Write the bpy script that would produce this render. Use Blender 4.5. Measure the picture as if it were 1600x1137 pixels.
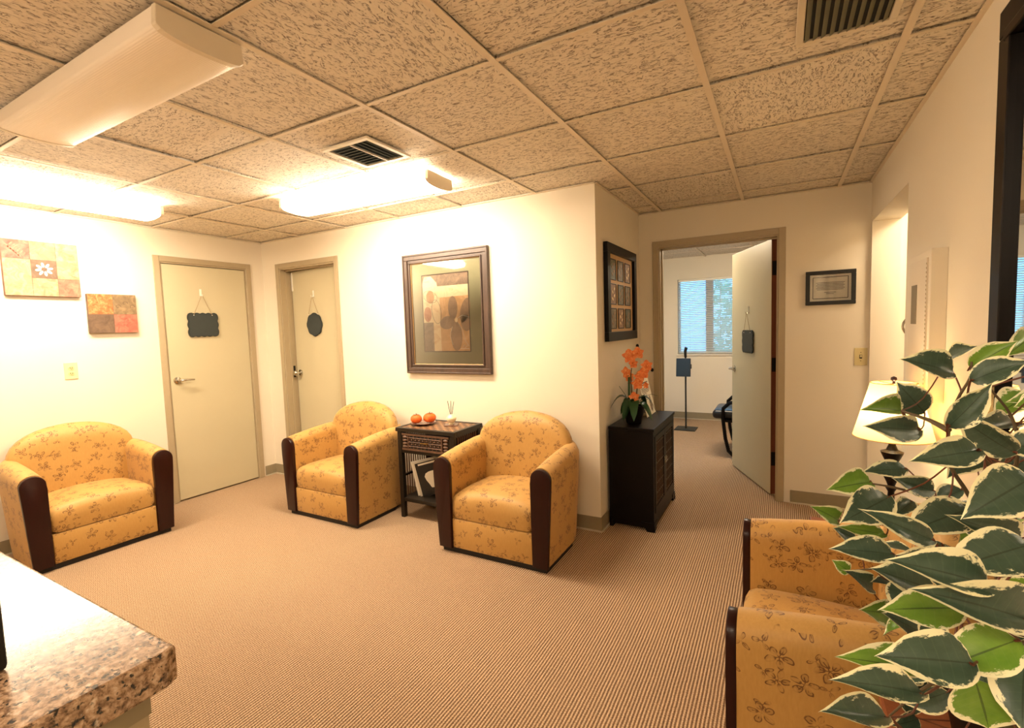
import bpy, bmesh, math, random
from mathutils import Vector, Matrix, Euler
from math import sin, cos, pi, radians
random.seed(11)
for o in list(bpy.data.objects): bpy.data.objects.remove(o)
SC = bpy.context.scene; COL = SC.collection

# ---------------------------------------------------------------- camera, world, lights, exposure
XL, YC, XS, YB, XR, H = -4.523, 3.075, -1.058, 4.181, 0.543, 2.318
EYE = 1.402
cd = bpy.data.cameras.new('camera'); cam = bpy.data.objects.new('camera', cd); COL.objects.link(cam)
cd.sensor_width = 36; cd.lens = 36 * 755.8 / 1600; cd.clip_start = 0.02
RT = Vector((0.87447058, 0.48397475, -0.03270534)); UP = Vector((-0.00708889, 0.08016591, 0.99675633)); FW = Vector((-0.48502675, 0.87140224, -0.07353357))
M = Matrix((RT, UP, -FW)).transposed().to_4x4(); M.translation = Vector((0, 0, EYE)); cam.matrix_world = M
SC.camera = cam
SC.view_settings.view_transform = 'Standard'; SC.view_settings.look = 'None'
SC.view_settings.exposure = 1.06; SC.view_settings.gamma = 1; SC.view_settings.use_curve_mapping = False
W = bpy.data.worlds.new('world'); SC.world = W; W.use_nodes = True
W.node_tree.nodes['Background'].inputs[0].default_value = (0.12, 0.50, 0.95, 1)
W.node_tree.nodes['Background'].inputs[1].default_value = 3.0
WARM = (1.0, 0.83, 0.61)
LENS_ON = 27.0          # ceiling fixtures that are lit
LENS_FILL = 10.5         # unseen fill fixtures added over the reception desk behind the camera
LENS_OFFICE = 17.0
LENS_PASSAGE = 11.0
BULB = 13.0             # table lamp, W

# ---------------------------------------------------------------- materials
def lin(c):
    return c / 12.92 if c <= 0.04045 else ((c + 0.055) / 1.055) ** 2.4
def rgb(r, g, b): return (lin(r / 255), lin(g / 255), lin(b / 255), 1)
class NT:
    def __init__(s, name):
        s.m = bpy.data.materials.new(name); s.m.use_nodes = True; s.t = s.m.node_tree
        s.b = s.t.nodes['Principled BSDF']
    def n(s, typ, **kw):
        x = s.t.nodes.new(typ)
        for k, v in kw.items():
            if k.startswith('_'): setattr(x, k[1:], v)
            else: x.inputs[k.replace('_', ' ')].default_value = v
        return x
    def l(s, a, b): s.t.links.new(a, b)
    def math(s, op, a, b=None, c=None):
        x = s.t.nodes.new('ShaderNodeMath'); x.operation = op
        for i, v in enumerate((a, b, c)):
            if v is None: continue
            if isinstance(v, (int, float)): x.inputs[i].default_value = v
            else: s.l(v, x.inputs[i])
        return x.outputs[0]
    def mix(s, f, a, b):
        x = s.t.nodes.new('ShaderNodeMix'); x.data_type = 'RGBA'
        for sock, v in ((x.inputs[0], f), (x.inputs[6], a), (x.inputs[7], b)):
            if isinstance(v, (int, float, tuple)): sock.default_value = v
            else: s.l(v, sock)
        return x.outputs[2]
    def ramp(s, f, stops, interp='LINEAR'):
        x = s.t.nodes.new('ShaderNodeValToRGB'); x.color_ramp.interpolation = interp
        e = x.color_ramp.elements
        while len(e) < len(stops): e.new(0.5)
        for i, (p, c) in enumerate(stops):
            e[i].position = p; e[i].color = c if isinstance(c, tuple) else (c, c, c, 1)
        s.l(f, x.inputs[0]); return x.outputs[0]
    def coord(s, kind='Object', scale=(1, 1, 1), rot=(0, 0, 0), off=None):
        tc = s.t.nodes.new('ShaderNodeTexCoord'); mp = s.t.nodes.new('ShaderNodeMapping')
        mp.inputs['Scale'].default_value = scale; mp.inputs['Rotation'].default_value = rot
        s.l(tc.outputs[kind], mp.inputs[0])
        if off is not None: s.l(off, mp.inputs['Location'])
        return mp.outputs[0]
    def noise(s, v, scale, detail=3, rough=.5, dist=0):
        x = s.n('ShaderNodeTexNoise', Scale=scale, Detail=detail, Roughness=rough, Distortion=dist); s.l(v, x.inputs['Vector']); return x.outputs[0]
    def vor(s, v, scale, feature='F1', rnd=1):
        x = s.n('ShaderNodeTexVoronoi', _feature=feature, Scale=scale, Randomness=rnd); s.l(v, x.inputs['Vector']); return x
    def bump(s, h, strength=.3, dist=.002):
        x = s.n('ShaderNodeBump', Strength=strength, Distance=dist); s.l(h, x.inputs['Height']); s.l(x.outputs[0], s.b.inputs['Normal'])
    def base(s, c): 
        if isinstance(c, tuple): s.b.inputs['Base Color'].default_value = c
        else: s.l(c, s.b.inputs['Base Color'])
    def rough(s, v):
        if isinstance(v, (int, float)): s.b.inputs['Roughness'].default_value = v
        else: s.l(v, s.b.inputs['Roughness'])

def plain(name, c, rough=.6, metal=0, var=.06, scale=30, bump=0.0, spec=None):
    t = NT(name); v = t.coord()
    nz = t.noise(v, scale, 4)
    a = tuple(min(1, x * (1 - var)) for x in c[:3]) + (1,); b = tuple(min(1, x * (1 + var)) for x in c[:3]) + (1,)
    t.base(t.mix(nz, a, b)); t.rough(rough); t.b.inputs['Metallic'].default_value = metal
    if spec is not None: t.b.inputs['Specular IOR Level'].default_value = spec
    if bump: t.bump(nz, bump)
    return t.m
def emit(name, c, s):
    t = NT(name); e = t.n('ShaderNodeEmission', Color=c, Strength=s); t.l(e.outputs[0], t.t.nodes['Material Output'].inputs[0]); return t.m

def m_wall():
    t = NT('painted wall'); v = t.coord('Object')
    nz = t.noise(v, 90, 4, .6); big = t.noise(v, 1.7, 3)
    t.base(t.mix(big, rgb(226, 216, 196), rgb(234, 225, 207))); t.rough(.62); t.bump(nz, .12, .002); return t.m
def m_tile():
    t = NT('fissured ceiling tile')
    oi = t.t.nodes.new('ShaderNodeObjectInfo')
    off = t.t.nodes.new('ShaderNodeCombineXYZ')
    t.l(t.math('MULTIPLY', oi.outputs['Random'], 37.), off.inputs[0]); t.l(t.math('MULTIPLY', oi.outputs['Random'], 91.), off.inputs[1])
    v = t.coord('Object', off=off.outputs[0])
    # per-tile grain direction
    rot = t.n('ShaderNodeVectorRotate', _rotation_type='Z_AXIS'); t.l(v, rot.inputs['Vector'])
    t.l(t.math('MULTIPLY', t.math('GREATER_THAN', t.math('FRACT', t.math('MULTIPLY', oi.outputs['Random'], 17.3)), .55), pi / 2), rot.inputs['Angle'])
    sc = t.n('ShaderNodeMapping'); sc.inputs['Scale'].default_value = (.55, 1.25, 1); t.l(rot.outputs[0], sc.inputs[0]); v = sc.outputs[0]
    a = t.noise(v, 30, 2.6, .6, 1.5); b = t.noise(v, 55, 3, .6, .3); big = t.noise(v, 9, 2)
    ridge = t.math('ABSOLUTE', t.math('SUBTRACT', a, .5))
    crack = t.math('MULTIPLY', t.ramp(ridge, [(0.0, 1.0), (.052, 0.0)]), t.ramp(b, [(.45, 0.0), (.53, 1.0)]))
    pits = t.ramp(a, [(.27, 1.0), (.345, 0.0)])
    k = t.math('MAXIMUM', crack, pits)
    basec = t.mix(t.noise(v, 75, 3, .6), rgb(226, 216, 200), rgb(246, 238, 224))
    basec = t.mix(t.math('MULTIPLY', big, .3), basec, rgb(222, 208, 186))
    t.base(t.mix(t.math('MULTIPLY', k, .8), basec, rgb(96, 72, 52))); t.rough(.9)
    hgt = t.math('SUBTRACT', t.math('MULTIPLY', t.noise(v, 80, 4, .6, .5), .6), k)
    t.bump(hgt, .75, .004); return t.m
def m_carpet():
    t = NT('berber loop carpet'); v = t.coord('Object')
    sep = t.t.nodes.new('ShaderNodeSeparateXYZ'); t.l(v, sep.inputs[0])
    wob = t.noise(v, 9, 3); P = .0128
    xx = t.math('ADD', sep.outputs[0], t.math('MULTIPLY', wob, .004))
    rib = t.math('SINE', t.math('MULTIPLY', xx, 2 * pi / P))
    row = t.math('FLOOR', t.math('MULTIPLY_ADD', xx, 1 / P, .25))
    loop = t.math('SINE', t.math('ADD', t.math('MULTIPLY', sep.outputs[1], 2 * pi / .0105), t.math('MULTIPLY', row, 2.9)))
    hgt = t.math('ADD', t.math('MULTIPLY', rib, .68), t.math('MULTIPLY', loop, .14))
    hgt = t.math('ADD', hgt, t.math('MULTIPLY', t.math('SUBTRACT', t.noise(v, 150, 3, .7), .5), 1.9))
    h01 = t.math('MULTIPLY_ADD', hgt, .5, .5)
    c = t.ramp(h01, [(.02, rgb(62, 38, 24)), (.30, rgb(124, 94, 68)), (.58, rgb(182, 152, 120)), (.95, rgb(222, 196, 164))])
    spk = t.ramp(t.noise(v, 210, 2), [(.60, 0.0), (.68, 1.0)])
    c = t.mix(t.math('MULTIPLY', spk, .5), c, rgb(84, 56, 38))
    patch = t.noise(v, 2.2, 3)
    c = t.mix(t.math('MULTIPLY', patch, .25), c, rgb(160, 126, 90))
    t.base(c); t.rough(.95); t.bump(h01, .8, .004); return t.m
def m_fabric():
    t = NT('gold sprig upholstery'); v = t.coord('Object')
    basec = t.mix(t.noise(t.coord('Object', (1, 1, .25)), 150, 3, .6), rgb(176, 134, 68), rgb(202, 160, 92))
    basec = t.mix(t.math('MULTIPLY', t.noise(v, 5, 3, .5, .3), .45), basec, rgb(188, 140, 70))
    tc = t.t.nodes.new('ShaderNodeTexCoord'); sn = t.t.nodes.new('ShaderNodeSeparateXYZ'); t.l(tc.outputs['Normal'], sn.inputs[0])
    so = t.t.nodes.new('ShaderNodeSeparateXYZ'); t.l(v, so.inputs[0])
    ax, ay, az = [t.math('ABSOLUTE', sn.outputs[k]) for k in range(3)]
    zt = t.math('MULTIPLY', t.math('GREATER_THAN', az, ax), t.math('GREATER_THAN', az, ay)); xt = t.math('MULTIPLY', t.math('GREATER_THAN', ax, ay), t.math('SUBTRACT', 1, zt))
    # planar coordinates of the facing plane : p = x (or y when facing x), q = z (or y when facing z)
    p_ = t.math('ADD', t.math('MULTIPLY', so.outputs[0], t.math('SUBTRACT', 1, xt)), t.math('MULTIPLY', t.math('ADD', so.outputs[1], 3.3), xt))
    q_ = t.math('ADD', t.math('MULTIPLY', so.outputs[2], t.math('SUBTRACT', 1, zt)), t.math('MULTIPLY', t.math('ADD', so.outputs[1], 7.7), zt))
    cmb = t.t.nodes.new('ShaderNodeCombineXYZ'); t.l(p_, cmb.inputs[0]); t.l(q_, cmb.inputs[1])
    wn = t.n('ShaderNodeTexNoise', Scale=26.0, Detail=2.0); t.l(cmb.outputs[0], wn.inputs['Vector'])
    wv = t.n('ShaderNodeVectorMath', _operation='MULTIPLY_ADD'); t.l(wn.outputs['Color'], wv.inputs[0]); wv.inputs[1].default_value = (.018, .018, 0); t.l(cmb.outputs[0], wv.inputs[2])
    def sprig(scale, K, cc, aa, bb, off, seed):
        vo = t.n('ShaderNodeTexVoronoi', _voronoi_dimensions='2D', Scale=scale, Randomness=.7)
        ad = t.n('ShaderNodeVectorMath', _operation='ADD'); t.l(wv.outputs[0], ad.inputs[0]); ad.inputs[1].default_value = (seed, seed * .37, 0); t.l(ad.outputs[0], vo.inputs['Vector'])
        sb = t.n('ShaderNodeVectorMath', _operation='SUBTRACT'); t.l(ad.outputs[0], sb.inputs[0]); t.l(vo.outputs['Position'], sb.inputs[1])
        s2 = t.t.nodes.new('ShaderNodeSeparateXYZ'); t.l(sb.outputs[0], s2.inputs[0])
        sc = t.t.nodes.new('ShaderNodeSeparateColor'); t.l(vo.outputs['Color'], sc.inputs[0])
        dx = t.math('MULTIPLY', s2.outputs[0], scale); dy = t.math('MULTIPLY', s2.outputs[1], scale)
        r = t.math('SQRT', t.math('ADD', t.math('MULTIPLY', dx, dx), t.math('MULTIPLY', dy, dy)))
        th = t.math('ADD', t.math('ARCTAN2', dy, dx), t.math('MULTIPLY', sc.outputs[0], 6.28))
        seg = 2 * pi / K
        tf = t.math('SUBTRACT', t.math('MULTIPLY', t.math('FRACT', t.math('DIVIDE', t.math('ADD', th, 40), seg)), seg), seg / 2)
        x = t.math('MULTIPLY', r, t.math('COSINE', tf)); y = t.math('MULTIPLY', r, t.math('SINE', tf))
        e1 = t.math('DIVIDE', t.math('SUBTRACT', x, cc), aa); e2 = t.math('DIVIDE', y, bb)
        e = t.math('SQRT', t.math('ADD', t.math('MULTIPLY', e1, e1), t.math('MULTIPLY', e2, e2)))
        ring = t.math('LESS_THAN', t.math('ABSOLUTE', t.math('SUBTRACT', e, 1)), .17)
        fill = t.math('MULTIPLY', t.math('LESS_THAN', e, 1), .28)
        stem = t.math('MULTIPLY', t.math('LESS_THAN', t.math('ABSOLUTE', y), .011), t.math('LESS_THAN', x, cc))
        m = t.math('MAXIMUM', t.math('MAXIMUM', ring, fill), stem)
        return t.math('MULTIPLY', m, t.math('GREATER_THAN', sc.outputs[1], off))
    n1 = t.n('ShaderNodeTexNoise', Scale=45.0, Detail=1.0); t.l(cmb.outputs[0], n1.inputs['Vector'])
    gate = t.ramp(n1.outputs[0], [(.40, 0.15), (.54, 1.0)])
    mk = t.math('MAXIMUM', sprig(9.5, 5, .20, .11, .07, .12, 0.0), sprig(12.0, 3, .17, .10, .055, .3, 5.1))
    mk = t.math('MULTIPLY', mk, gate)
    t.base(t.mix(t.math('MULTIPLY', mk, .85), basec, rgb(84, 44, 22)))
    t.rough(.55); t.b.inputs['Sheen Weight'].default_value = .1
    t.bump(t.noise(v, 420, 2), .12, .001); return t.m
def m_wood(name, c1, c2, rough=.35, sc=(3, 3, 30), spec=.5):
    t = NT(name); v = t.coord('Object', tuple(sc[2 - i] if False else s for i, s in enumerate((sc[2], sc[2], sc[0]))))
    nz = t.noise(v, 2.2, 5, .6, .6)
    t.base(t.mix(nz, c1, c2)); t.rough(rough); t.b.inputs['Specular IOR Level'].default_value = spec; t.bump(nz, .06, .001); return t.m
def m_granite():
    t = NT('speckled counter laminate'); v = t.coord('Object')
    a = t.noise(v, 110, 4, .65, .3); b = t.noise(v, 150, 3, .55, .2); g = t.vor(v, 70).outputs['Distance']
    c = t.ramp(a, [(.32, rgb(64, 46, 34)), (.44, rgb(132, 102, 76)), (.56, rgb(182, 150, 120)), (.72, rgb(212, 188, 164))])
    c = t.mix(t.ramp(b, [(.36, 1.0), (.43, 0.0)]), c, rgb(34, 28, 24))
    c = t.mix(t.math('MULTIPLY', t.ramp(t.noise(v, 60, 3, .6), [(.62, 0.0), (.7, 1.0)]), .6), c, rgb(236, 222, 200))
    t.base(c); t.rough(.2); t.b.inputs['Specular IOR Level'].default_value = .55; t.bump(b, .03, .001); return t.m
def m_leaf(name, c_mid, c_alt, cream):
    t = NT(name); tc = t.t.nodes.new('ShaderNodeTexCoord'); sep = t.t.nodes.new('ShaderNodeSeparateXYZ'); t.l(tc.outputs['UV'], sep.inputs[0])
    oi = t.t.nodes.new('ShaderNodeObjectInfo')
    offv = t.n('ShaderNodeCombineXYZ'); t.l(t.math('MULTIPLY', oi.outputs['Random'], 50.), offv.inputs[0]); t.l(t.math('MULTIPLY', oi.outputs['Random'], 23.), offv.inputs[1])
    v = t.coord('UV', (1, 1, 1), off=offv.outputs[0])
    side = t.math('ABSOLUTE', t.math('MULTIPLY_ADD', sep.outputs[1], 2, -1))
    tt = sep.outputs[0]
    jag = t.math('MULTIPLY', t.math('SUBTRACT', t.noise(v, 4.2, 5, .68), .5), 1.35)
    e = t.math('ADD', t.math('ADD', side, jag), t.math('MULTIPLY', t.math('POWER', tt, 4.0), .5))
    mask = t.ramp(e, [(.82, 0.0), (.89, 1.0)])
    sep2 = t.noise(v, 2.3, 3, .6)
    g = t.mix(sep2, c_mid, c_alt)
    vein = t.math('LESS_THAN', t.math('ABSOLUTE', t.math('SUBTRACT', t.math('FRACT', t.math('MULTIPLY', t.math('SUBTRACT', tt, t.math('MULTIPLY', side, .16)), 9)), .5)), .05)
    g = t.mix(t.math('MULTIPLY', vein, .05), g, rgb(150, 170, 120))
    mid = t.math('LESS_THAN', side, .035)
    g = t.mix(t.math('MULTIPLY', mid, .6), g, rgb(28, 40, 24))
    t.base(t.mix(mask, g, cream)); t.rough(.36); t.b.inputs['Specular IOR Level'].default_value = .45
    hgt = t.math('SUBTRACT', t.math('MULTIPLY', t.noise(v, 6, 3), .5), t.math('MULTIPLY', vein, .35))
    t.bump(hgt, .35, .002); return t.m
def m_glass(name='picture glass', f=.07):
    t = NT(name); a = t.n('ShaderNodeBsdfTransparent'); g = t.n('ShaderNodeBsdfGlossy', Roughness=.03); fr = t.n('ShaderNodeFresnel', IOR=1.5); mx = t.t.nodes.new('ShaderNodeMixShader')
    t.l(fr.outputs[0], mx.inputs[0]); t.l(a.outputs[0], mx.inputs[1]); t.l(g.outputs[0], mx.inputs[2]); t.l(mx.outputs[0], t.t.nodes['Material Output'].inputs[0]); return t.m
def m_print(name, c1, c2, c3, scale=12):
    t = NT(name); v = t.coord('Object'); a = t.noise(v, scale, 5, .65, 1.0)
    t.base(t.ramp(a, [(.32, c1), (.5, c2), (.68, c3)])); t.rough(.6); return t.m
def m_shade():
    t = NT('lamp shade fabric'); d = t.n('ShaderNodeBsdfDiffuse', Color=rgb(250, 232, 190)); tr = t.n('ShaderNodeBsdfTranslucent', Color=rgb(255, 226, 165)); mx = t.t.nodes.new('ShaderNodeMixShader'); mx.inputs[0].default_value = .55
    t.l(d.outputs[0], mx.inputs[1]); t.l(tr.outputs[0], mx.inputs[2]); t.l(mx.outputs[0], t.t.nodes['Material Output'].inputs[0]); return t.m
def m_blind():
    t = NT('blind slat vinyl'); d = t.n('ShaderNodeBsdfDiffuse', Color=(.85, .85, .82, 1)); tr = t.n('ShaderNodeBsdfTranslucent', Color=(.75, .8, .8, 1)); mx = t.t.nodes.new('ShaderNodeMixShader'); mx.inputs[0].default_value = .5
    t.l(d.outputs[0], mx.inputs[1]); t.l(tr.outputs[0], mx.inputs[2]); t.l(mx.outputs[0], t.t.nodes['Material Output'].inputs[0]); return t.m
def m_lens(name, strength):
    # ribbed acrylic lens lit from inside
    t = NT(name); v = t.coord('Object'); sep = t.t.nodes.new('ShaderNodeSeparateXYZ'); t.l(v, sep.inputs[0])
    t.base(rgb(246, 236, 222)); t.rough(.35)
    t.b.inputs['Emission Color'].default_value = WARM + (1,); t.b.inputs['Emission Strength'].default_value = strength
    rib = t.math('SINE', t.math('MULTIPLY', sep.outputs[1], 2 * pi / .006)); t.bump(rib, .25, .001)
    return t.m

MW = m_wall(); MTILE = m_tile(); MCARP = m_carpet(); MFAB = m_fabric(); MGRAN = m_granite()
MTEE = plain('tee bar enamel', rgb(226, 212, 190), .5, var=.04)
MBASEB = plain('taupe vinyl base', rgb(146, 134, 108), .5)
MTOE = plain('vinyl base toe', rgb(196, 184, 160), .5)
MCASE = plain('taupe door casing enamel', rgb(172, 156, 126), .42, var=.04)
MDOOR = plain('beige painted door', rgb(196, 186, 154), .45, var=.05, scale=3)
MDARKWOOD = m_wood('mahogany arm trim', rgb(26, 6, 5), rgb(50, 15, 10), .3, (3, 3, 20), .3)
MBLACKWOOD = m_wood('black brown lacquered wood', rgb(9, 6, 6), rgb(17, 11, 10), .38, (3, 3, 20), .16)
MTABLEWOOD = m_wood('aged dark table wood', rgb(20, 15, 10), rgb(40, 32, 22), .4, (3, 3, 20), .35)
MBAMBOO = m_wood('brown bamboo', rgb(62, 42, 32), rgb(120, 88, 68), .4)
MBROWNWOOD = m_wood('reddish brown wood', rgb(116, 62, 38), rgb(152, 88, 56), .35)
MEDGEWOOD = m_wood('door edge wood', rgb(92, 44, 26), rgb(132, 72, 44), .5)
MBLACK = plain('matte black', rgb(24, 26, 26), .55)
MPLINTH = plain('black plinth', rgb(16, 12, 10), .6)
MCHALK = plain('chalkboard black', rgb(40, 46, 44), .75, var=.2, scale=8)
MCHROME = plain('chrome metal', rgb(200, 196, 186), .18, 1, var=.03)
MBRASS = plain('aged brass', rgb(190, 150, 90), .3, 1)
MWHITE = plain('white enamel', rgb(236, 230, 216), .4, var=.02)
MHOUS = plain('fixture housing enamel', rgb(224, 212, 190), .4, var=.02)
MIVORY = plain('ivory switch plastic', rgb(206, 190, 140), .4, var=.02)
MOUTLET = plain('pale outlet plastic', rgb(226, 206, 160), .4, var=.02)
MSLOT = plain('dark slot', rgb(40, 34, 28), .6)
MPANEL = plain('painted panel door metal', rgb(222, 210, 190), .4, var=.02)
MVENTD = plain('vent interior', rgb(74, 86, 94), .7)
MVENTL = plain('vent louver metal', rgb(132, 146, 150), .4, .3)
MVENTK = plain('return vent void', rgb(24, 26, 24), .8)
MVENTG = plain('green grey louver', rgb(104, 102, 78), .5, .2)
MPAPER = plain('white paper', rgb(238, 232, 216), .7, var=.02)
MINK = plain('grey print ink', rgb(96, 88, 78), .8)
MFRAME = m_wood('bronze picture frame', rgb(44, 34, 30), rgb(92, 70, 58), .32, (3, 3, 14), .6)
MLIP = plain('gold frame lip', rgb(186, 150, 104), .35, .5)
MMAT = plain('sage picture mat', rgb(146, 142, 110), .8, var=.03)
MSTRING = plain('jute string', rgb(150, 112, 66), .9)
MGLASS = m_glass()
MLENS = m_lens('lit acrylic lens', LENS_ON); MLENSR = m_lens('rear fill lens', LENS_FILL); MLENSO = m_lens('office lens', LENS_OFFICE)
MLENSOFF = m_lens('unlit acrylic lens', 0.0)
MSHADE = m_shade(); MBLIND = m_blind()
MLEAFD = m_leaf('dark variegated leaf', rgb(34, 58, 44), rgb(80, 102, 86), rgb(244, 240, 200))
MLEAFL = m_leaf('lime variegated leaf', rgb(70, 124, 30), rgb(138, 170, 66), rgb(248, 244, 206))
MSTEM = plain('reddish brown stem', rgb(104, 58, 38), .6)
MBARK = plain('grey brown branch', rgb(92, 78, 56), .8, var=.3)
MORCHID = m_print('orange orchid petal', rgb(214, 100, 46), rgb(232, 132, 70), rgb(246, 180, 112), 40)
MORLEAF = plain('dark green orchid leaf', rgb(28, 70, 34), .35, var=.4, scale=20)
MPERS = m_print('orange persimmon skin', rgb(220, 88, 20), rgb(234, 106, 30), rgb(244, 140, 54), 14)
MCALYX = plain('brown green calyx', rgb(96, 84, 40), .7)
MPLATE = plain('brown glazed plate', rgb(120, 88, 74), .25)
MCERAM = plain('ivory ceramic', rgb(240, 226, 188), .3, var=.02)
MLEATHER = plain('black leather', rgb(22, 22, 26), .3)
MFOLI = plain('hedge foliage', rgb(60, 190, 130), .7, var=.4, scale=15)
MMIRROR = plain('mirror silvering', (.86, .86, .84, 1), .02, 1, var=.0)
MHINGE = plain('dark hinge', rgb(34, 30, 28), .45, .6)
# ---------------------------------------------------------------- mesh helpers
class MB:
    def __init__(s): s.bm = bmesh.new(); s.uv = None
    def box(s, x0, x1, y0, y1, z0, z1, bev=0, seg=2, mtx=None):
        r = bmesh.ops.create_cube(s.bm, size=1)
        vs = r['verts']
        for v in vs:
            v.co = Vector(((x0 + x1) / 2 + v.co.x * (x1 - x0), (y0 + y1) / 2 + v.co.y * (y1 - y0), (z0 + z1) / 2 + v.co.z * (z1 - z0)))
        if bev:
            es = list({e for v in vs for e in v.link_edges})
            r = bmesh.ops.bevel(s.bm, geom=es, offset=bev, segments=seg, profile=.5, affect='EDGES')
            vs = list({v for f in r['faces'] for v in f.verts} | {v for v in vs if v.is_valid})
        if mtx: 
            for v in vs: v.co = mtx @ v.co
        return s
    def ring_loft(s, rings, closed=True, cap=True):
        R = [[s.bm.verts.new(p) for p in r] for r in rings]; n = len(R[0])
        for a, b in zip(R, R[1:]):
            for i in range(n if closed else n - 1):
                j = (i + 1) % n
                try: s.bm.faces.new((a[i], a[j], b[j], b[i]))
                except ValueError: pass
        if cap and closed: s.bm.faces.new(list(reversed(R[0]))); s.bm.faces.new(R[-1])
        return R
    def tube(s, pts, r, n=8, cap=True):
        pts = [Vector(p) for p in pts]; rr = r if isinstance(r, (list, tuple)) else [r] * len(pts)
        rings = []; prev = None
        for i, p in enumerate(pts):
            t = (pts[min(i + 1, len(pts) - 1)] - pts[max(i - 1, 0)]); t = t.normalized() if t.length > 1e-9 else Vector((0, 0, 1))
            if prev is None:
                a = t.orthogonal().normalized()
            else:
                a = prev - t * prev.dot(t); a = a.normalized() if a.length > 1e-6 else t.orthogonal().normalized()
            prev = a; b = t.cross(a)
            rings.append([p + (a * cos(2 * pi * k / n) + b * sin(2 * pi * k / n)) * rr[i] for k in range(n)])
        s.ring_loft(rings, True, cap); return s
    def lathe(s, prof, n=24, c=(0, 0, 0), cap=True):
        c = Vector(c); s.ring_loft([[c + Vector((r * cos(2 * pi * k / n), r * sin(2 * pi * k / n), z)) for k in range(n)] for r, z in prof], True, cap); return s
    def prism(s, outline, a, b, axis='y', bev=0):
        # outline in the plane normal to axis, extruded from a to b
        def P(u, v, w): return {'y': (u, w, v), 'x': (w, u, v), 'z': (u, v, w)}[axis]
        n = len(outline)
        A = [s.bm.verts.new(P(u, v, a)) for u, v in outline]; B = [s.bm.verts.new(P(u, v, b)) for u, v in outline]
        f1 = s.bm.faces.new(A); f2 = s.bm.faces.new(list(reversed(B)))
        for i in range(n): s.bm.faces.new((A[i], B[i], B[(i + 1) % n], A[(i + 1) % n]))
        if bev:
            es = [e for f in (f1, f2) for e in f.edges]
            bmesh.ops.bevel(s.bm, geom=es, offset=bev, segments=2, profile=.5, affect='EDGES')
        return s
    def sphere(s, c, r, sc=(1, 1, 1), seg=16, rings=10):
        g = bmesh.ops.create_uvsphere(s.bm, u_segments=seg, v_segments=rings, radius=r)
        for v in g['verts']: v.co = Vector((v.co.x * sc[0], v.co.y * sc[1], v.co.z * sc[2])) + Vector(c)
        return s
    def mesh(s, name, smooth=False, angle=None):
        bmesh.ops.recalc_face_normals(s.bm, faces=s.bm.faces)
        me = bpy.data.meshes.new(name); s.bm.to_mesh(me); s.bm.free()
        if smooth:
            for p in me.polygons: p.use_smooth = True
            if angle is not None: me.set_sharp_from_angle(angle=radians(angle))
        return me
def link(name, me, mat, parent=None, loc=None, rot=None, label=None):
    o = bpy.data.objects.new(name, me); COL.objects.link(o)
    if mat is not None and len(me.materials) == 0: me.materials.append(mat)
    if parent: o.parent = parent
    if loc: o.location = loc
    if rot: o.rotation_euler = rot
    if label: o['label'] = label
    return o
def put(name, mb, mat, parent=None, loc=None, rot=None, smooth=False, angle=40, label=None):
    return link(name, mb.mesh(name, smooth, angle), mat, parent, loc, rot, label)
def boxp(name, dims, mat, parent=None, bev=0, label=None):
    return put(name, MB().box(*dims, bev=bev), mat, parent, label=label)
def tag(o, label, cat, group=None):
    o['label'] = label; o['category'] = cat
    if group: o['group'] = group
    return o
def thing(name, label, cat, loc=(0, 0, 0), rz=0, group=None):
    o = bpy.data.objects.new(name, None); COL.objects.link(o); o.location = loc; o.rotation_euler = (0, 0, rz); o.empty_display_size = .1
    return tag(o, label, cat, group)
def sroot(name, loc=(0, 0, 0)):
    o = bpy.data.objects.new(name, None); COL.objects.link(o); o['kind'] = 'structure'; o.location = loc; o.empty_display_size = .1; return o
def struct(name, mb, mat, parent=None, smooth=False):
    o = put(name, mb, mat, parent, smooth=smooth)
    if not parent: o['kind'] = 'structure'
    return o
def copy_tree(root, loc, rz, label, group=None):
    r = root.copy(); COL.objects.link(r); r.location = loc; r.rotation_euler = (0, 0, rz); r['label'] = label
    if group: r['group'] = group
    for ch in list(root.children):
        c = ch.copy(); COL.objects.link(c); c.parent = r
        for g in ch.children:
            d = g.copy(); COL.objects.link(d); d.parent = c
    return r
def arc(cx, cy, r, a0, a1, n):
    return [(cx + r * cos(radians(a0 + (a1 - a0) * i / n)), cy + r * sin(radians(a0 + (a1 - a0) * i / n))) for i in range(n + 1)]

# ---------------------------------------------------------------- the room shell
YR, YO, OX0, OX1, XO = -2.3, 7.35, -2.3, 1.35, -4.7   # rear wall, office far wall, office sides, outer left
TW = .12
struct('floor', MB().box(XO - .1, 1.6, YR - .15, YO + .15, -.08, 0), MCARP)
# left wall with door_1 opening
D1 = (2.149, 2.895, 2.055); m = MB()
m.box(XL - .14, XL, YR, D1[0], 0, H + .12).box(XL - .14, XL, D1[1], YO, 0, H + .12).box(XL - .14, XL, D1[0], D1[1], D1[2], H + .12).box(XL - .16, XL - .15, YR, YO, 0, H + .12)
struct('wall_left', m, MW)
D2 = (-4.267, -3.499, 2.05); m = MB()
m.box(XL, D2[0], YC, YC + TW, 0, H + .12).box(D2[1], XS, YC, YC + TW, 0, H + .12).box(D2[0], D2[1], YC, YC + TW, D2[2], H + .12)
struct('wall_center', m, MW)
struct('wall_side', MB().box(XS - TW, XS, YC + TW, YB + TW, 0, H + .12), MW)
D3 = (-.896, -.017, 2.035); m = MB()
m.box(XS, D3[0], YB, YB + TW, 0, H + .12).box(D3[1], OX1, YB, YB + TW, 0, H + .12).box(D3[0], D3[1], YB, YB + TW, D3[2], H + .12)
struct('wall_back', m, MW)
m = MB(); RO = (3.07, YB - .035, 2.05); m.box(XR, XR + .158, RO[1], YB, 0, H + .12)
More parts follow.
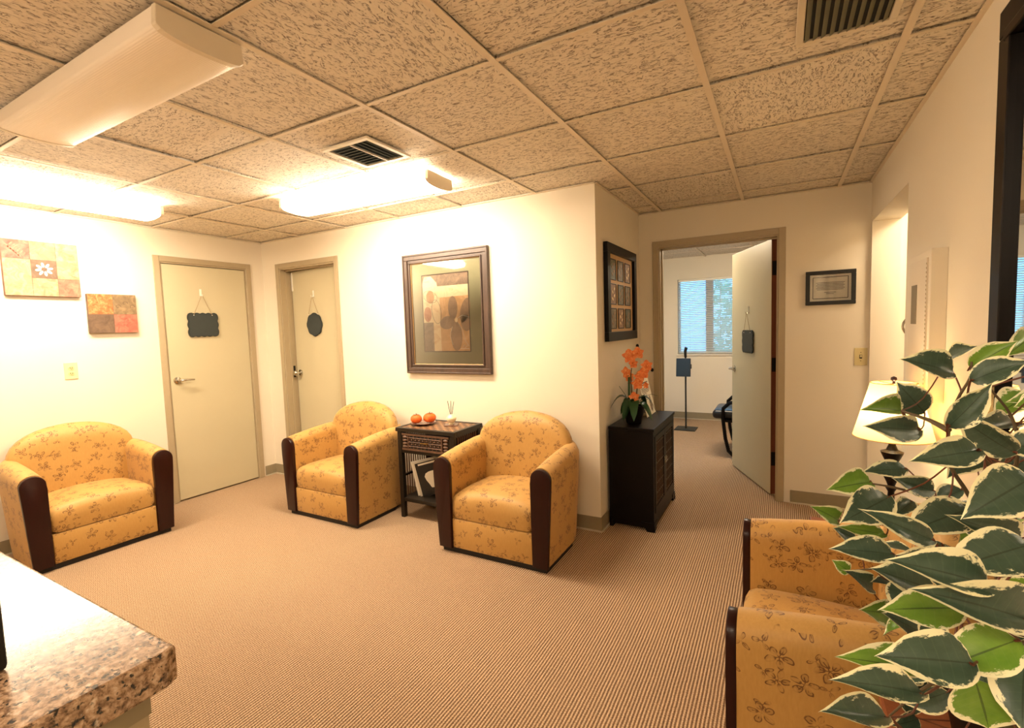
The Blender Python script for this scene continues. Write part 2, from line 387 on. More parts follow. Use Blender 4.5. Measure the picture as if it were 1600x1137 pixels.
m.box(XR, XR + .158, YR, RO[0], 0, H + .12).box(XR, XR + .158, RO[0], RO[1], RO[2], H + .12)
struct('wall_right', m, MW)
struct('wall_rear', MB().box(XO - .1, 1.6, YR - .12, YR, 0, H + .12), MW)
WN = (-1.31, -.46, .948, 2.02); m = MB()
m.box(XO, WN[0], YO, YO + .12, 0, H + .12).box(WN[1], OX1 + .1, YO, YO + .12, 0, H + .12).box(WN[0], WN[1], YO, YO + .12, 0, WN[2]).box(WN[0], WN[1], YO, YO + .12, WN[3], H + .12)
struct('wall_office_back', m, MW)
struct('wall_office_left', MB().box(OX0 - .1, OX0, YC + TW, YO, 0, H + .12), MW)
struct('wall_office_right', MB().box(OX1, OX1 + .1, YB, YO, 0, H + .12), MW)

# baseboards (cove vinyl: riser + toe)
def baseb(name, x0, y0, x1, y1, nx, ny):
    r = sroot(name); t = .006; h = .1
    X0, X1 = sorted((x0, x0 + nx * t)) if nx else sorted((x0, x1)); Y0, Y1 = sorted((y0, y0 + ny * t)) if ny else sorted((y0, y1))
    if nx: Y0, Y1 = sorted((y0, y1))
    boxp('base_strip', (X0, X1, Y0, Y1, .008, h), MBASEB, r)
    T = .016
    X0, X1 = sorted((x0, x0 + nx * T)) if nx else sorted((x0, x1)); Y0, Y1 = sorted((y0, y0 + ny * T)) if ny else sorted((y0, y1))
    if nx: Y0, Y1 = sorted((y0, y1))
    boxp('toe_strip', (X0, X1, Y0, Y1, 0, .01), MTOE, r)
baseb('baseboard_left', XL, YR, XL, 2.107, 1, 0); baseb('baseboard_left', XL, 2.958, XL, YC, 1, 0)
baseb('baseboard_center', XL, YC, -4.325, YC, 0, -1); baseb('baseboard_center', -3.445, YC, XS + .006, YC, 0, -1)
baseb('baseboard_side', XS, YC, XS, YB, 1, 0)
baseb('baseboard_back', XS, YB, -.973, YB, 0, -1); baseb('baseboard_back', .072, YB, XR, YB, 0, -1)
baseb('baseboard_right', XR, YR, XR, RO[0], -1, 0)
baseb('baseboard_office', OX0, YO, OX1, YO, 0, -1)

# ---------------------------------------------------------------- suspended ceilings, one object per tile
def ceiling(regions, gx, gy, sx, sy, name):
    X0 = min(r[0] for r in regions); X1 = max(r[1] for r in regions); Y0 = min(r[2] for r in regions); Y1 = max(r[3] for r in regions)
    c = MB()
    for r in regions: c.box(r[0], r[1], r[2], r[3], H + .06, H + .12)
    root = struct(name, c, MTEE)
    g = .012; shared = None
    i0 = math.floor((X0 - gx) / sx); i1 = math.ceil((X1 - gx) / sx); j0 = math.floor((Y0 - gy) / sy); j1 = math.ceil((Y1 - gy) / sy)
    for i in range(i0, i1):
        for j in range(j0, j1):
            ax, bx, ay, by = gx + i * sx + g * .6, gx + (i + 1) * sx - g * .6, gy + j * sy + g * .6, gy + (j + 1) * sy - g * .6
            cx, cy = (ax + bx) / 2, (ay + by) / 2
            pcs = []
            for r in regions:
                p = (max(ax, r[0]), min(bx, r[1]), max(ay, r[2]), min(by, r[3]))
                if p[1] - p[0] > .01 and p[3] - p[2] > .01: pcs.append(p)
            if not pcs: continue
            sag = random.uniform(.004, .009)
            full = len(pcs) == 1 and abs(pcs[0][1] - pcs[0][0] - (bx - ax)) < 1e-6 and abs(pcs[0][3] - pcs[0][2] - (by - ay)) < 1e-6
            if full:
                if shared is None:
                    shared = MB().box(ax - cx, bx - cx, ay - cy, by - cy, 0, .018).mesh('ceiling_tile')
                me = shared
            else:
                b = MB()
                for p in pcs: b.box(p[0] - cx, p[1] - cx, p[2] - cy, p[3] - cy, 0, .018)
                me = b.mesh('ceiling_tile')
            link('ceiling_tile', me, MTILE, root, (cx, cy, H + .007 + sag))
    for i in range(i0, i1 + 1):
        x = gx + i * sx
        for r in regions:
            if r[0] + .02 < x < r[1] - .02: boxp('tee_bar', (x - g, x + g, r[2], r[3], H, H + .004), MTEE, root)
    for j in range(j0, j1 + 1):
        y = gy + j * sy
        for r in regions:
            if r[2] + .02 < y < r[3] - .02:
                x = r[0]; k = math.ceil((r[0] - gx) / sx)
                while x < r[1] - .01:
                    xe = min(gx + k * sx - g, r[1])
                    if xe - x > .02: boxp('cross_tee', (x, xe, y - g * .75, y + g * .75, H + .001, H + .004), MTEE, root)
                    x = gx + k * sx + g; k += 1
    return root
CE = ceiling([(XL, XR, YR, YC), (XS, XR, YC, YB)], -.2585, 2.112, .6116, .6064, 'ceiling')
for q in ((XL, XR, YR + .01, YR + .02),): pass
a = .018
for d in ((XL, XL + a, YR, YC), (XL, XS, YC - a, YC), (XS, XS + a, YC, YB), (XS, XR, YB - a, YB), (XR - a, XR, YR, YB)):
    boxp('wall_angle', (*d, H + .0005, H + .004), MTEE, CE)
ceiling([(OX0, OX1, YB + TW, YO)], -.93, 6.15, .6116, .6064, 'ceiling')
struct('ceiling', MB().box(XO, OX0 - .1, YC + TW, YO, H, H + .12), MTEE)

# ---------------------------------------------------------------- doors
def jamb(root, axis, a0, a1, zt, w0, w1, face, out):
    """steel frame: casing on the room face plus lining through the wall. axis 'x': opening runs along x, wall from w0 to w1 in y."""
    cw, cp = .047, .012
    def B(u0, u1, v0, v1, z0, z1):
        v0, v1 = sorted((v0, v1))
        return (u0, u1, v0, v1, z0, z1) if axis == 'x' else (v0, v1, u0, u1, z0, z1)
    f0, f1 = face, face + out * cp
    m = MB()
    m.box(*B(a0 - cw, a0, f0, f1, 0, zt + cw), bev=.003); m.box(*B(a1, a1 + cw, f0, f1, 0, zt + cw), bev=.003); m.box(*B(a0, a1, f0, f1, zt, zt + cw), bev=.003)
    put('casing', m, MCASE, root)
    m = MB(); l = .012
    m.box(*B(a0, a0 + l, w0, w1, 0, zt)); m.box(*B(a1 - l, a1, w0, w1, 0, zt)); m.box(*B(a0 + l, a1 - l, w0, w1, zt - l, zt))
    put('jamb', m, MCASE, root)
    return l
def lever(parent, x, y, z, dx, out, n='lever_handle'):
    """x along the leaf, y = face, out = direction away from face (local coordinates of parent)"""
    m = MB()
    mt = Matrix.Translation((x, y, z)) @ Matrix.Rotation(radians(90), 4, 'X')
    b = MB(); b.lathe([(.0, -.001), (.031, 0), (.03, .008), (.012, .012), (.011, .045), (.0, .046)], 20)
    for v in b.bm.verts:
        v.co = Vector((x + v.co.x, y + out * v.co.z, z + v.co.y))
    b.tube([(x, y + out * .042, z), (x + dx * .02, y + out * .05, z), (x + dx * .06, y + out * .053, z + .003), (x + dx * .115, y + out * .048, z - .002)], [.011, .0105, .009, .007], 10)
    return put(n, b, MCHROME, parent, smooth=True)

# door_1 in the left wall (closed, recessed leaf)
d1 = sroot('door_1')
jamb(d1, 'y', D1[0], D1[1], D1[2], XL - .13, XL, XL, 1)
lf = bpy.data.objects.new('door_leaf', MB().box(0, D1[1] - D1[0] - .03, -.044, 0, .012, D1[2] - .018, bev=.002).mesh('door_leaf')); COL.objects.link(lf); lf.data.materials.append(MDOOR)
lf.parent = d1; lf.location = (XL - .045, D1[0] + .015, 0); lf.rotation_euler = (0, 0, pi / 2)   # local x -> +Y, local -y -> +X
lf.scale = (1, 1, 1)
# local y- = +X side; leaf occupies local y -.044..0 -> world x XL-.045 .. XL-.001 : room face at local y=-.044
lever(lf, .052, -.044, 1.05, 1, -1)
# door_2 in the centre wall (ajar)
d2 = sroot('door_2')
jamb(d2, 'x', D2[0], D2[1], D2[2], YC, YC + TW, YC, -1)
boxp('door_stop', (D2[0] + .012, D2[0] + .024, YC + .05, YC + .068, 0, D2[2] - .012), MCASE, d2); boxp('door_stop', (D2[0] + .012, D2[1] - .012, YC + .05, YC + .068, D2[2] - .024, D2[2] - .012), MCASE, d2)
boxp('strike_plate', (D2[0] + .0115, D2[0] + .0145, YC + .072, YC + .1, .985, 1.1), MHINGE, d2)
l2 = put('door_leaf', MB().box(0, .735, 0, .044, .012, 2.03, bev=.002), MDOOR, d2, (D2[1] - .016, YC + TW - .002, 0), (0, 0, radians(176.6)))
lever(l2, .675, .044, 1.03, -.25, 1, 'door_knob')
put('knob', MB().sphere((.675, .044 + .06, 1.03), .026, (1, .75, 1)), MCHROME, l2, smooth=True)
boxp('door_closer_bracket', (.715, .733, .044, .05, 1.84, 2.02), MWHITE, l2)
# door_3 in the back wall, swung open into the office
d3 = sroot('door_3')
jamb(d3, 'x', D3[0], D3[1], D3[2], YB, YB + TW, YB, -1)
boxp('door_stop', (D3[0] + .012, D3[0] + .024, YB + .05, YB + .068, 0, D3[2] - .012), MCASE, d3); boxp('door_stop', (D3[0] + .012, D3[1] - .012, YB + .05, YB + .068, D3[2] - .024, D3[2] - .012), MCASE, d3)
l3 = put('door_leaf', MB().box(0, .845, .0005, .044, .012, 2.022, bev=.002), MDOOR, d3, (D3[1] - .008, YB + TW + .008, 0), (0, 0, radians(113.6)))
boxp('leaf_edge', (-.002, -.0002, .003, .041, .014, 2.02), MEDGEWOOD, l3)
for z in (.3, 1.05, 1.8):
    m = MB().box(-.0035, -.0021, .004, .038, z - .055, z + .055); m.tube([(-.008, -.004, z - .055), (-.008, -.004, z + .055)], .007)
    put('hinge', m, MHINGE, l3)
lever(l3, .785, .044, .955, -1, 1)
# lit passage behind the opening of the right wall, with a door standing along it
struct('wall_passage_far', MB().box(1.35, 1.45, 2.4, YB, 0, H + .12), MW)
struct('wall_passage_near', MB().box(XR + .158, 1.35, 2.4, 2.5, 0, H + .12), MW)
struct('ceiling', MB().box(XR + .158, 1.35, 2.5, YB, H, H + .12), MTEE)
d4 = sroot('door_4')
l4 = boxp('door_leaf', (XR + .161, XR + .20, 3.0, 3.83, .012, 2.04), MPANEL, d4)
m = MB(); xh = XR + .161; m.tube([(xh, 3.76, 1.255)] + [(xh - .05 * sin(pi * k / 10), 3.76, 1.255 + .16 * k / 10) for k in range(1, 10)] + [(xh, 3.76, 1.415)], .007)
put('pull_handle', m, MCHROME, l4, smooth=True)

# ---------------------------------------------------------------- office window with blind
w1 = sroot('window_1')
x0, x1, z0, z1 = WN
m = MB(); f = .03
m.box(x0, x0 + f, YO + .06, YO + .1, z0, z1).box(x1 - f, x1, YO + .06, YO + .1, z0, z1).box(x0 + f, x1 - f, YO + .06, YO + .1, z0, z0 + f).box(x0 + f, x1 - f, YO + .06, YO + .1, z1 - f, z1)
put('window_frame', m, MVENTL, w1)
boxp('mullion', ((x0 + x1) / 2 - .05, (x0 + x1) / 2 + .05, YO + .055, YO + .1, z0 + f, z1 - f), plain('grey blue mullion', rgb(40, 72, 150), .5), w1)
boxp('window_pane', (x0 + f, x1 - f, YO + .078, YO + .082, z0 + f, z1 - f), MGLASS, w1)
boxp('window_sill', (x0 - .01, x1 + .01, YO - .02, YO + .06, z0 - .02, z0), MWHITE, w1)
bl = thing('window_blind', 'white horizontal slat blind glowing blue in the office window', 'blind', ((x0 + x1) / 2, YO + .035, z0))
hw = (x1 - x0) / 2 - .008; hh = z1 - z0
boxp('head_rail', (-hw, hw, -.018, .018, hh - .035, hh - .002), MWHITE, bl)
boxp('bottom_rail', (-hw, hw, -.012, .012, .006, .02), MWHITE, bl)
me = MB().box(-hw, hw, -.0125, .0125, -.0004, .0004).mesh('slat')
N = 40
for k in range(N):
    link('slat', me, MBLIND, bl, (0, 0, .035 + (hh - .085) * k / (N - 1)), (radians(58), 0, 0))
for x in (-hw * .62, hw * .62): put('ladder_cord', MB().tube([(x, -.014, .02), (x, -.014, hh - .03)], .0016, 6), MWHITE, bl)
put('tilt_wand', MB().tube([(hw * .36, -.022, hh * .22), (hw * .36, -.02, hh - .03)], .003, 6), MWHITE, bl)
hm = MB(); rnd = random.Random(4)
for k in range(1500):
    c = Vector((rnd.uniform(-.93, .6), 8.3 + rnd.uniform(-.2, .2), rnd.uniform(0, 2.15 - .25 * rnd.random())))
    a = Vector((rnd.uniform(-1, 1), rnd.uniform(-1, 1), rnd.uniform(-1, 1))).normalized() * .07; b = a.orthogonal().normalized() * .035
    vs = [hm.bm.verts.new(c + d) for d in (-a, -b, a, b)]; hm.bm.faces.new(vs)
hg = put('garden_shrub', hm, MFOLI); hg['kind'] = 'stuff'; tag(hg, 'green shrub outdoors behind the right half of the office blind', 'shrub')
# ---------------------------------------------------------------- armchairs
def arm_mesh(s):
    """s=+1/-1 : side. inner face |x|=.28, outer tapers; rounded crown, wraps round the back corner"""
    m = MB(); rings = []
    ys = [-.285, -.2, -.1, 0, .1, .17, .22, .255, .275]
    for i, y in enumerate(ys):
        t = (y + .285) / .56
        crown = .611 + .045 * (1 - (1 - t) ** 2); wrap = max(0, (y - .1) / .175)
        ot = .408 - .10 * wrap ** 2.4; ob = .372 - .09 * wrap ** 2.4; it = .282
        rad = (ot - it) / 2; cx = (ot + it) / 2
        r = [(it, .03), (it, .2), (it, .4), (it - .002, crown - .085)]
        r += [(cx - rad * cos(a), crown - .06 + .06 * sin(a)) for a in [pi * k / 10 for k in range(0, 11)]]
        r += [(ot - .001, crown - .10), ((ot * 2 + ob) / 3, .4), ((ot + ob * 2) / 3, .2), (ob, .03)]
        rings.append([Vector((s * x, y, z)) for x, z in r])
    m.ring_loft(rings); return m
def back_mesh():
    m = MB(); rings = []
    zs = [.03, .15, .3, .42, .55, .63, .68, .72, .755, .785, .808, .822, .829, .831]
    for z in zs:
        w = .352 if z < .6 else .352 * max(0.0, 1 - max(0, (z - .6) / .2315) ** 2.5) ** (1 / 2.1)
        w = max(w, .012)
        k = (z - .03) / .8; lean = .035 * k
        th = .072 * (1 if z < .7 else max(.10, (1 - ((z - .7) / .133) ** 2.2)) ** .5)
        yc = .195 + lean if z > .4 else .205
        ring = []
        n = 40
        for q in range(n):
            a = 2 * pi * q / n; ca, sa = cos(a), sin(a)
            x = w * math.copysign(abs(ca) ** .55, ca); y = th * math.copysign(abs(sa) ** .75, sa)
            y += -.055 * (abs(x) / .352) ** 2.2 * (1 if sa < 0 else .9)
            if sa < 0 and .4 < z < .8: y -= .012 * (1 - (x / .36) ** 2)
            ring.append(Vector((x, yc + y, z)))
        rings.append(ring)
    m.ring_loft(rings); return m
def panel_mesh(s):
    o = [(.283, .03)] + [(.283 + 0, .52)] + [(.3455 - .0625 * cos(a), .545 + .062 * sin(a)) for a in [pi * k / 12 for k in range(1, 13)]] + [(.404, .48), (.38, .03)]
    return MB().prism([(s * x, z) for x, z in o], -.312, -.285, 'y', .005)
def seat_mesh():
    m = MB(); rings = []
    # cushion : lofted along x, rounded front nose, crowned top
    xs = [-.279, -.270, -.25, -.18, -.09, 0, .09, .18, .25, .270, .279]
    for x in xs:
        e = abs(x) / .279; c = .028 * (1 - e ** 2); sh = .014 * (max(0, e - .85) / .15) ** 2
        top = .378 + c - sh; prof = [(-.296 + sh, .226 + sh), (-.302 + sh, .26), (-.304 + sh, .31), (-.300 + sh, top - .045), (-.286, top - .018), (-.262, top - .004), (-.2, top + .004), (-.1, top + .006), (.0, top + .002), (.14, top - .004), (.15, top - .06), (.15, .226 + sh)]
        rings.append([Vector((x, y, z)) for y, z in prof])
    m.ring_loft(rings); return m
GRP = 'gold upholstered armchairs'
ch = thing('armchair', '', 'armchair', (0, 0, 0), 0, GRP)
put('seat_cushion', seat_mesh(), MFAB, ch, smooth=True, angle=60)
put('front_panel', MB().box(-.281, .281, -.300, -.27, .034, .2205, bev=.006), MFAB, ch, smooth=True, angle=50)
boxp('seat_base', (-.281, .281, -.272, .15, .034, .222), MFAB, ch)
put('backrest', back_mesh(), MFAB, ch, smooth=True, angle=75)
for s in (-1, 1):
    put('armrest', arm_mesh(s), MFAB, ch, smooth=True, angle=60)
    put('arm_trim', panel_mesh(s), MDARKWOOD, ch, smooth=True, angle=40, label='dark mahogany arm front trim')
m = MB().prism([(-.365, -.29), (.365, -.29), (.365, .1), (.29, .24), (-.29, .24), (-.365, .1)], 0, .034, 'z'); put('plinth', m, MPLINTH, ch, label='black base plinth')
ch.location = (-1.52, 2.695, 0); ch['label'] = 'gold sprig-patterned armchair right of the dark end table, by the wall corner'
copy_tree(ch, (-3.018, 2.695, 0), 0, 'gold sprig-patterned armchair beside the ajar door, left of the dark end table', GRP)
copy_tree(ch, (-4.212, 1.435, 0), radians(88), 'gold sprig-patterned armchair against the left wall under the square art panels', GRP)
copy_tree(ch, (.188, 1.752, 0), radians(-90), 'gold sprig-patterned armchair at lower right, behind the variegated plant', GRP)

# ---------------------------------------------------------------- dark end table between the chairs
TX, TY = -2.255, 2.885
t = thing('end_table', 'dark lattice-front end table with bamboo slats between two gold armchairs', 'table', (TX, TY, 0))
hx, hy = .243, .158
for sx in (-1, 1):
    for sy in (-1, 1): boxp('leg', (sx * hx - .017, sx * hx + .017, sy * hy - .017, sy * hy + .017, 0, .66), MTABLEWOOD, t, .003)
m = MB(); X, Y = .272, .182; b = .028
m.box(-X, X, -Y, -Y + b, .66, .69, bev=.003).box(-X, X, Y - b, Y, .66, .69, bev=.003).box(-X, -X + b, -Y + b, Y - b, .66, .69).box(X - b, X, -Y + b, Y - b, .66, .69)
put('top_frame', m, MTABLEWOOD, t)
# woven parquet strips of the top : individual strips
tm = [m_wood('woven strip light', rgb(128, 92, 60), rgb(166, 124, 86), .45), m_wood('woven strip dark', rgb(70, 44, 28), rgb(104, 70, 46), .45)]
ip = boxp('woven_top', (-X + b, X - b, -Y + b, Y - b, .664, .683), tm[1], t)
me2 = [MB().box(-.0155, .0155, -.0155, .0155, 0, .003, bev=.001, seg=1).mesh('woven_block') for k in (0, 1)]
nx, ny = 15, 9
for i in range(nx):
    for j in range(ny):
        k = (i + j) % 2
        link('woven_block', me2[k], tm[k], ip, (-X + b + (i + .5) * (2 * X - 2 * b) / nx, -Y + b + (j + .5) * (2 * Y - 2 * b) / ny, .6832 + .0006 * k), (0, 0, 0))
# drawer
dr = put('drawer', MB().box(-hx + .018, hx - .018, -hy - .012, -hy + .005, .522, .652, bev=.002), MTABLEWOOD, t)
m = MB(); y0 = -hy - .02
m.box(-.215, .215, y0, y0 + .009, .636, .65).box(-.215, .215, y0, y0 + .009, .524, .538)
put('drawer_rail', m, MBAMBOO, dr)
boxp('lattice_backing', (-.155, .155, y0 + .006, y0 + .0085, .54, .634), MBLACK, dr)
m = MB()
for k in range(9):
    x = -.14 + .28 * k / 8; m.tube([(x, y0 + .003, .54), (x, y0 + .003, .634)], .0032, 6)
for z in (.555, .587, .619): m.tube([(-.155, y0 + .002, z), (.155, y0 + .002, z)], .0036, 6)
for k in range(8):
    for z in (.571, .603):
        x = -.1225 + .035 * k; m.sphere((x, y0 + .002, z), .0075, (1, .5, 1), 8, 5)
for x in (-.155, .155): m.box(x - .004, x + .004, y0 - .002, y0 + .008, .54, .634)
put('lattice', m, MBAMBOO, dr, smooth=True)
for s in (-1, 1):
    for k in range(4):
        put('turned_block', MB().sphere((s * .187, y0 + .004, .551 + k * .0235), .022, (1, .45, .48), 10, 6), MBAMBOO, dr, smooth=True)
put('drawer_handle', MB().tube([(-.03, y0 - .002, .59), (-.025, y0 - .014, .59), (.025, y0 - .014, .59), (.03, y0 - .002, .59)], .005, 8), MBRASS, dr, smooth=True)
boxp('front_apron', (-hx + .017, hx - .017, -hy - .01, -hy + .012, .498, .52), MTABLEWOOD, t)
for s in (-1, 1):
    boxp('side_rail', (s * hx - .01, s * hx + .01, -hy + .017, hy - .017, .64, .66), MTABLEWOOD, t)
    boxp('side_rail', (s * hx - .01, s * hx + .01, -hy + .017, hy - .017, .49, .51), MTABLEWOOD, t); boxp('side_rail', (s * hx - .01, s * hx + .01, -hy + .017, hy - .017, .31, .325), MTABLEWOOD, t)
    for k in range(11):
        y = -hy + .03 + k * (2 * hy - .06) / 10
        put('slat', MB().tube([(s * hx, y, .15), (s * hx, y, .645)], .0048, 6), MBAMBOO, t, smooth=True)
boxp('back_panel', (-hx + .017, hx - .017, hy - .006, hy + .004, .15, .655), MBLACKWOOD, t)
boxp('shelf', (-hx - .01, hx + .01, -hy - .012, hy + .01, .125, .152), MTABLEWOOD, t, .003)
# magazines on the shelf
mags = [(.0, rgb(226, 222, 210), 'white-edged magazine leaning leftmost on the end table shelf'), (.022, rgb(214, 206, 190), 'pale magazine second of those leaning in the end table'), (.046, rgb(24, 26, 28), 'black-covered magazine with a portrait, front of the end table shelf')]
for k, (dx, c, lb) in enumerate(mags):
    mg = thing('magazine', lb, 'magazine', (TX - .062 + dx, TY - .045, .172), radians(-62), 'magazines on the end table shelf')
    mg.rotation_euler = (0, radians(-10 - k), radians(34))
    boxp('pages', (-.10, .10, -.004, .004, 0.003, .27 - .004 * k), MPAPER, mg)
    boxp('cover', (-.102, .102, -.006, -.004, 0.002, .272 - .004 * k), plain('cover', c, .3), mg)
    if k == 2:
        boxp('title_bar', (-.08, .05, -.0066, -.006, .243, .256), MPAPER, mg)
        o = [(.01 + .055 * cos(a) * (1 + .25 * sin(3 * a)), .12 + .08 * sin(a) * (1 + .2 * cos(2 * a))) for a in [2 * pi * q / 18 for q in range(18)]]
        put('portrait', MB().prism(o, -.0066, -.006), MPAPER, mg); put('portrait_tint', MB().prism([(.03 + .02 * cos(a), .05 + .03 * sin(a)) for a in [2 * pi * q / 10 for q in range(10)]], -.007, -.0066), plain('rose print', rgb(200, 130, 120), .4), mg)

# plate with persimmons, diffuser on coaster
PX, PY, PZ = -2.405, 2.885, .6875
pl = put('plate', MB().lathe([(0, 0), (.045, 0), (.05, .004), (.095, .013), (.098, .016), (.094, .0165), (.05, .008), (0, .006)], 32), MPLATE, None, (PX, PY, PZ), smooth=True); tag(pl, 'shallow brown plate under two persimmons on the end table', 'plate')
def persimmon(x, y, z, r, label, rz):
    t = thing('persimmon', label, 'fruit', (x, y, z), rz, 'persimmons on the plate')
    m = MB(); rings = []
    for i in range(15):
        a = -pi / 2 + pi * i / 14
        rr = r * cos(a) ** .8 if 0 < i < 14 else .001; zz = r * .74 * (1 + sin(a)) - (.10 * r if i == 14 else (.04 * r if i == 13 else 0))
        rings.append([Vector((rr * (1 + .045 * cos(4 * b)) * cos(b), rr * (1 + .045 * cos(4 * b)) * sin(b), zz)) for b in [2 * pi * k / 28 for k in range(28)]])
    m.ring_loft(rings); put('flesh', m, MPERS, t, smooth=True)
    m = MB()
    for k in range(4):
        a = k * pi / 2 + .3; d = Vector((cos(a), sin(a), 0)); p = Vector((-sin(a), cos(a), 0)); zt = r * 1.47
        pts = [Vector((0, 0, zt - .004)), d * .35 * r + p * .2 * r + Vector((0, 0, zt)), d * .66 * r + Vector((0, 0, zt - .002 + random.uniform(0, .008))), d * .35 * r - p * .2 * r + Vector((0, 0, zt))]
        vs = [m.bm.verts.new(q) for q in pts]; m.bm.faces.new(vs)
    m.tube([(0, 0, zt - .006), (.002, 0, zt + .01)], .003, 6)
    put('calyx', m, MCALYX, t)
persimmon(PX - .040, PY - .034, PZ + .0115, .045, 'orange persimmon at the front left of the plate', 0)
persimmon(PX + .036, PY + .034, PZ + .0115, .048, 'slightly larger orange persimmon at the back right of the plate', .8)
DX, DY = -2.175, 2.935
co = put('coaster', MB().prism([(-.05, -.05), (.05, -.05), (.05, .05), (-.05, .05)], 0, .006, 'z', .0015), MPLATE, None, (DX, DY, PZ), (0, 0, .5)); tag(co, 'small square dark coaster under the ivory diffuser', 'coaster')
df = thing('reed_diffuser', 'round ivory diffuser with three thin reeds on the end table', 'diffuser', (DX, DY, PZ + .0065))
put('vase', MB().lathe([(0, 0), (.02, 0), (.022, .004), (.016, .010), (.026, .018), (.038, .036), (.038, .048), (.03, .062), (.016, .071), (.012, .076), (.010, .074), (0, .072)], 28), MCERAM, df, smooth=True)
for dx, dy in ((-.028, .0), (-.008, .012), (.034, -.006)): put('reed', MB().tube([(dx * .1, dy * .1, .055), (dx, dy, .175)], .0021, 6), MTABLEWOOD, df)

# ---------------------------------------------------------------- black cabinet in the hall
CX0, CX1, CY0, CY1, CZ = XS + .018, -.735, 3.205, 3.925, .705
c = thing('cabinet', 'low black-brown cabinet with two lattice doors against the hall side wall', 'cabinet', ((CX0 + CX1) / 2, (CY0 + CY1) / 2, 0))
hx, hy = (CX1 - CX0) / 2, (CY1 - CY0) / 2
boxp('body', (-hx, hx - .014, -hy + .008, hy - .008, .022, CZ - .022), MBLACKWOOD, c)
boxp('top', (-hx, hx + .006, -hy, hy, CZ - .022, CZ), MBLACKWOOD, c, .003)
m = MB(); m.box(hx - .014, hx, -hy + .008, hy - .008, .03, .115).box(hx - .014, hx, -hy + .008, hy - .008, CZ - .06, CZ - .023).box(hx - .014, hx, -hy + .008, -hy + .045, .115, CZ - .06).box(hx - .014, hx, hy - .045, hy - .008, .115, CZ - .06)
put('face_frame', m, MBLACKWOOD, c)
for sx in (-1, 1):
    for s in (-1, 1):
        o = [(-.008, 0), (.05, 0), (.055, .02), (.085, .036), (.09, .062), (-.002, .062)]
        put('bracket_foot', MB().prism([(s * (hy - .006 - u), v) for u, v in o], sx * hx - (.02 if sx > 0 else 0), sx * hx + (.004 if sx > 0 else .024), 'x'), MBLACKWOOD, c)
for s in (-1, 1):
    put('bracket_foot', MB().prism([(hx + .004 - u, v) for u, v in [(-.004, 0), (.05, 0), (.06, .02), (.085, .036), (.09, .062), (0, .062)]], s * hy - (.012 if s > 0 else .002), s * hy + (.002 if s > 0 else .012), 'y'), MBLACKWOOD, c)
MLAT = m_wood('worn carved lattice', rgb(34, 24, 16), rgb(92, 68, 44), .4)
for s in (-1, 1):
    yc = s * (hy - .045) / 2; w = (hy - .048) / 2
    d = put('door', MB().box(hx - .012, hx + .004, yc - w, yc - w + .035, .118, CZ - .062).box(hx - .012, hx + .004, yc + w - .035, yc + w, .118, CZ - .062).box(hx - .012, hx + .004, yc - w + .035, yc + w - .035, .118, .155).box(hx - .012, hx + .004, yc - w + .035, yc + w - .035, CZ - .1, CZ - .062).box(hx - .012, hx - .006, yc - w + .035, yc + w - .035, .155, CZ - .1), MBLACKWOOD, c)
    m = MB(); iw = w - .037
    for k in range(6):
        y = yc - iw + (k + .5) * 2 * iw / 6; m.box(hx - .006, hx + .001, y - .005, y + .005, .156, CZ - .101)
    for k in range(7):
        z = .17 + k * (CZ - .29) / 6; m.box(hx - .006, hx + .0005, yc - iw, yc + iw, z - .003, z + .003)
    for k in range(6):
        for q in range(11):
            if (k + q) % 2 == 0: m.sphere((hx - .001, yc - iw + (k + .5) * 2 * iw / 6, .17 + (q + .5) * (CZ - .29) / 11), .009, (.5, 1, 1), 7, 4)
    put('lattice', m, MLAT, d)
    y = yc - s * (w - .016)
    m = MB().lathe([(0, 0), (.011, 0), (.011, .003), (.004, .006)], 12)
    for v in m.bm.verts: v.co = Vector((hx + .004 + v.co.z, y + v.co.x, .43 + v.co.y))
    m.tube([(hx + .008, y, .43)] + [(hx + .012, y + .016 * sin(2 * pi * k / 14), .412 + .017 * cos(2 * pi * k / 14)) for k in range(15)], .0024, 6)
    put('ring_pull', m, MCHROME, d, smooth=True)

# orchid
OX, OY = -.905, 3.375
oc = thing('potted_orchid', 'orange artificial orchid with dark strap leaves in a dark pot on the cabinet', 'plant', (OX, OY, CZ + .001))
put('pot', MB().lathe([(0, 0), (.05, 0), (.055, .012), (.056, .02), (.075, .11), (.08, .125), (.074, .125), (.07, .11), (0, .108)], 28), MBLACKWOOD, oc, smooth=True)
def strap(a, L, w, droop, rise):
    m = MB(); rings = []; n = 9
    for i in range(n + 1):
        t_ = i / n; r = L * t_; z = rise * sin(pi * min(1, t_ * .9)) - droop * t_ ** 2; ww = w * (sin(pi * (t_ * .93 + .07)) ** .6) + .001
        c_ = Vector((r * cos(a), r * sin(a), .115 + z)); p = Vector((-sin(a), cos(a), 0))
        rings.append([c_ - p * ww + Vector((0, 0, ww * .35)), c_, c_ + p * ww + Vector((0, 0, ww * .35))])
    m.ring_loft(rings, False, False); return m
for a, L, w, dr_, ri in ((200, .17, .028, .06, .09), (150, .13, .03, .09, .05), (-20, .15, .034, .10, .05), (-75, .14, .036, .10, .07), (-110, .13, .03, .10, .08), (60, .13, .03, .05, .08), (250, .12, .032, .10, .05), (15, .17, .028, .12, .1)):
    put('leaf', strap(radians(a), L, w, dr_, ri), MORLEAF, oc, smooth=True)
st1 = [(0, 0, .10), (-.012, -.004, .22), (-.016, -.005, .34), (-.005, .0, .44), (.02, .01, .50), (.03, .02, .535)]
st2 = [(.015, .01, .10), (.02, .01, .22), (.03, .015, .30), (.06, .03, .36), (.09, .04, .385)]
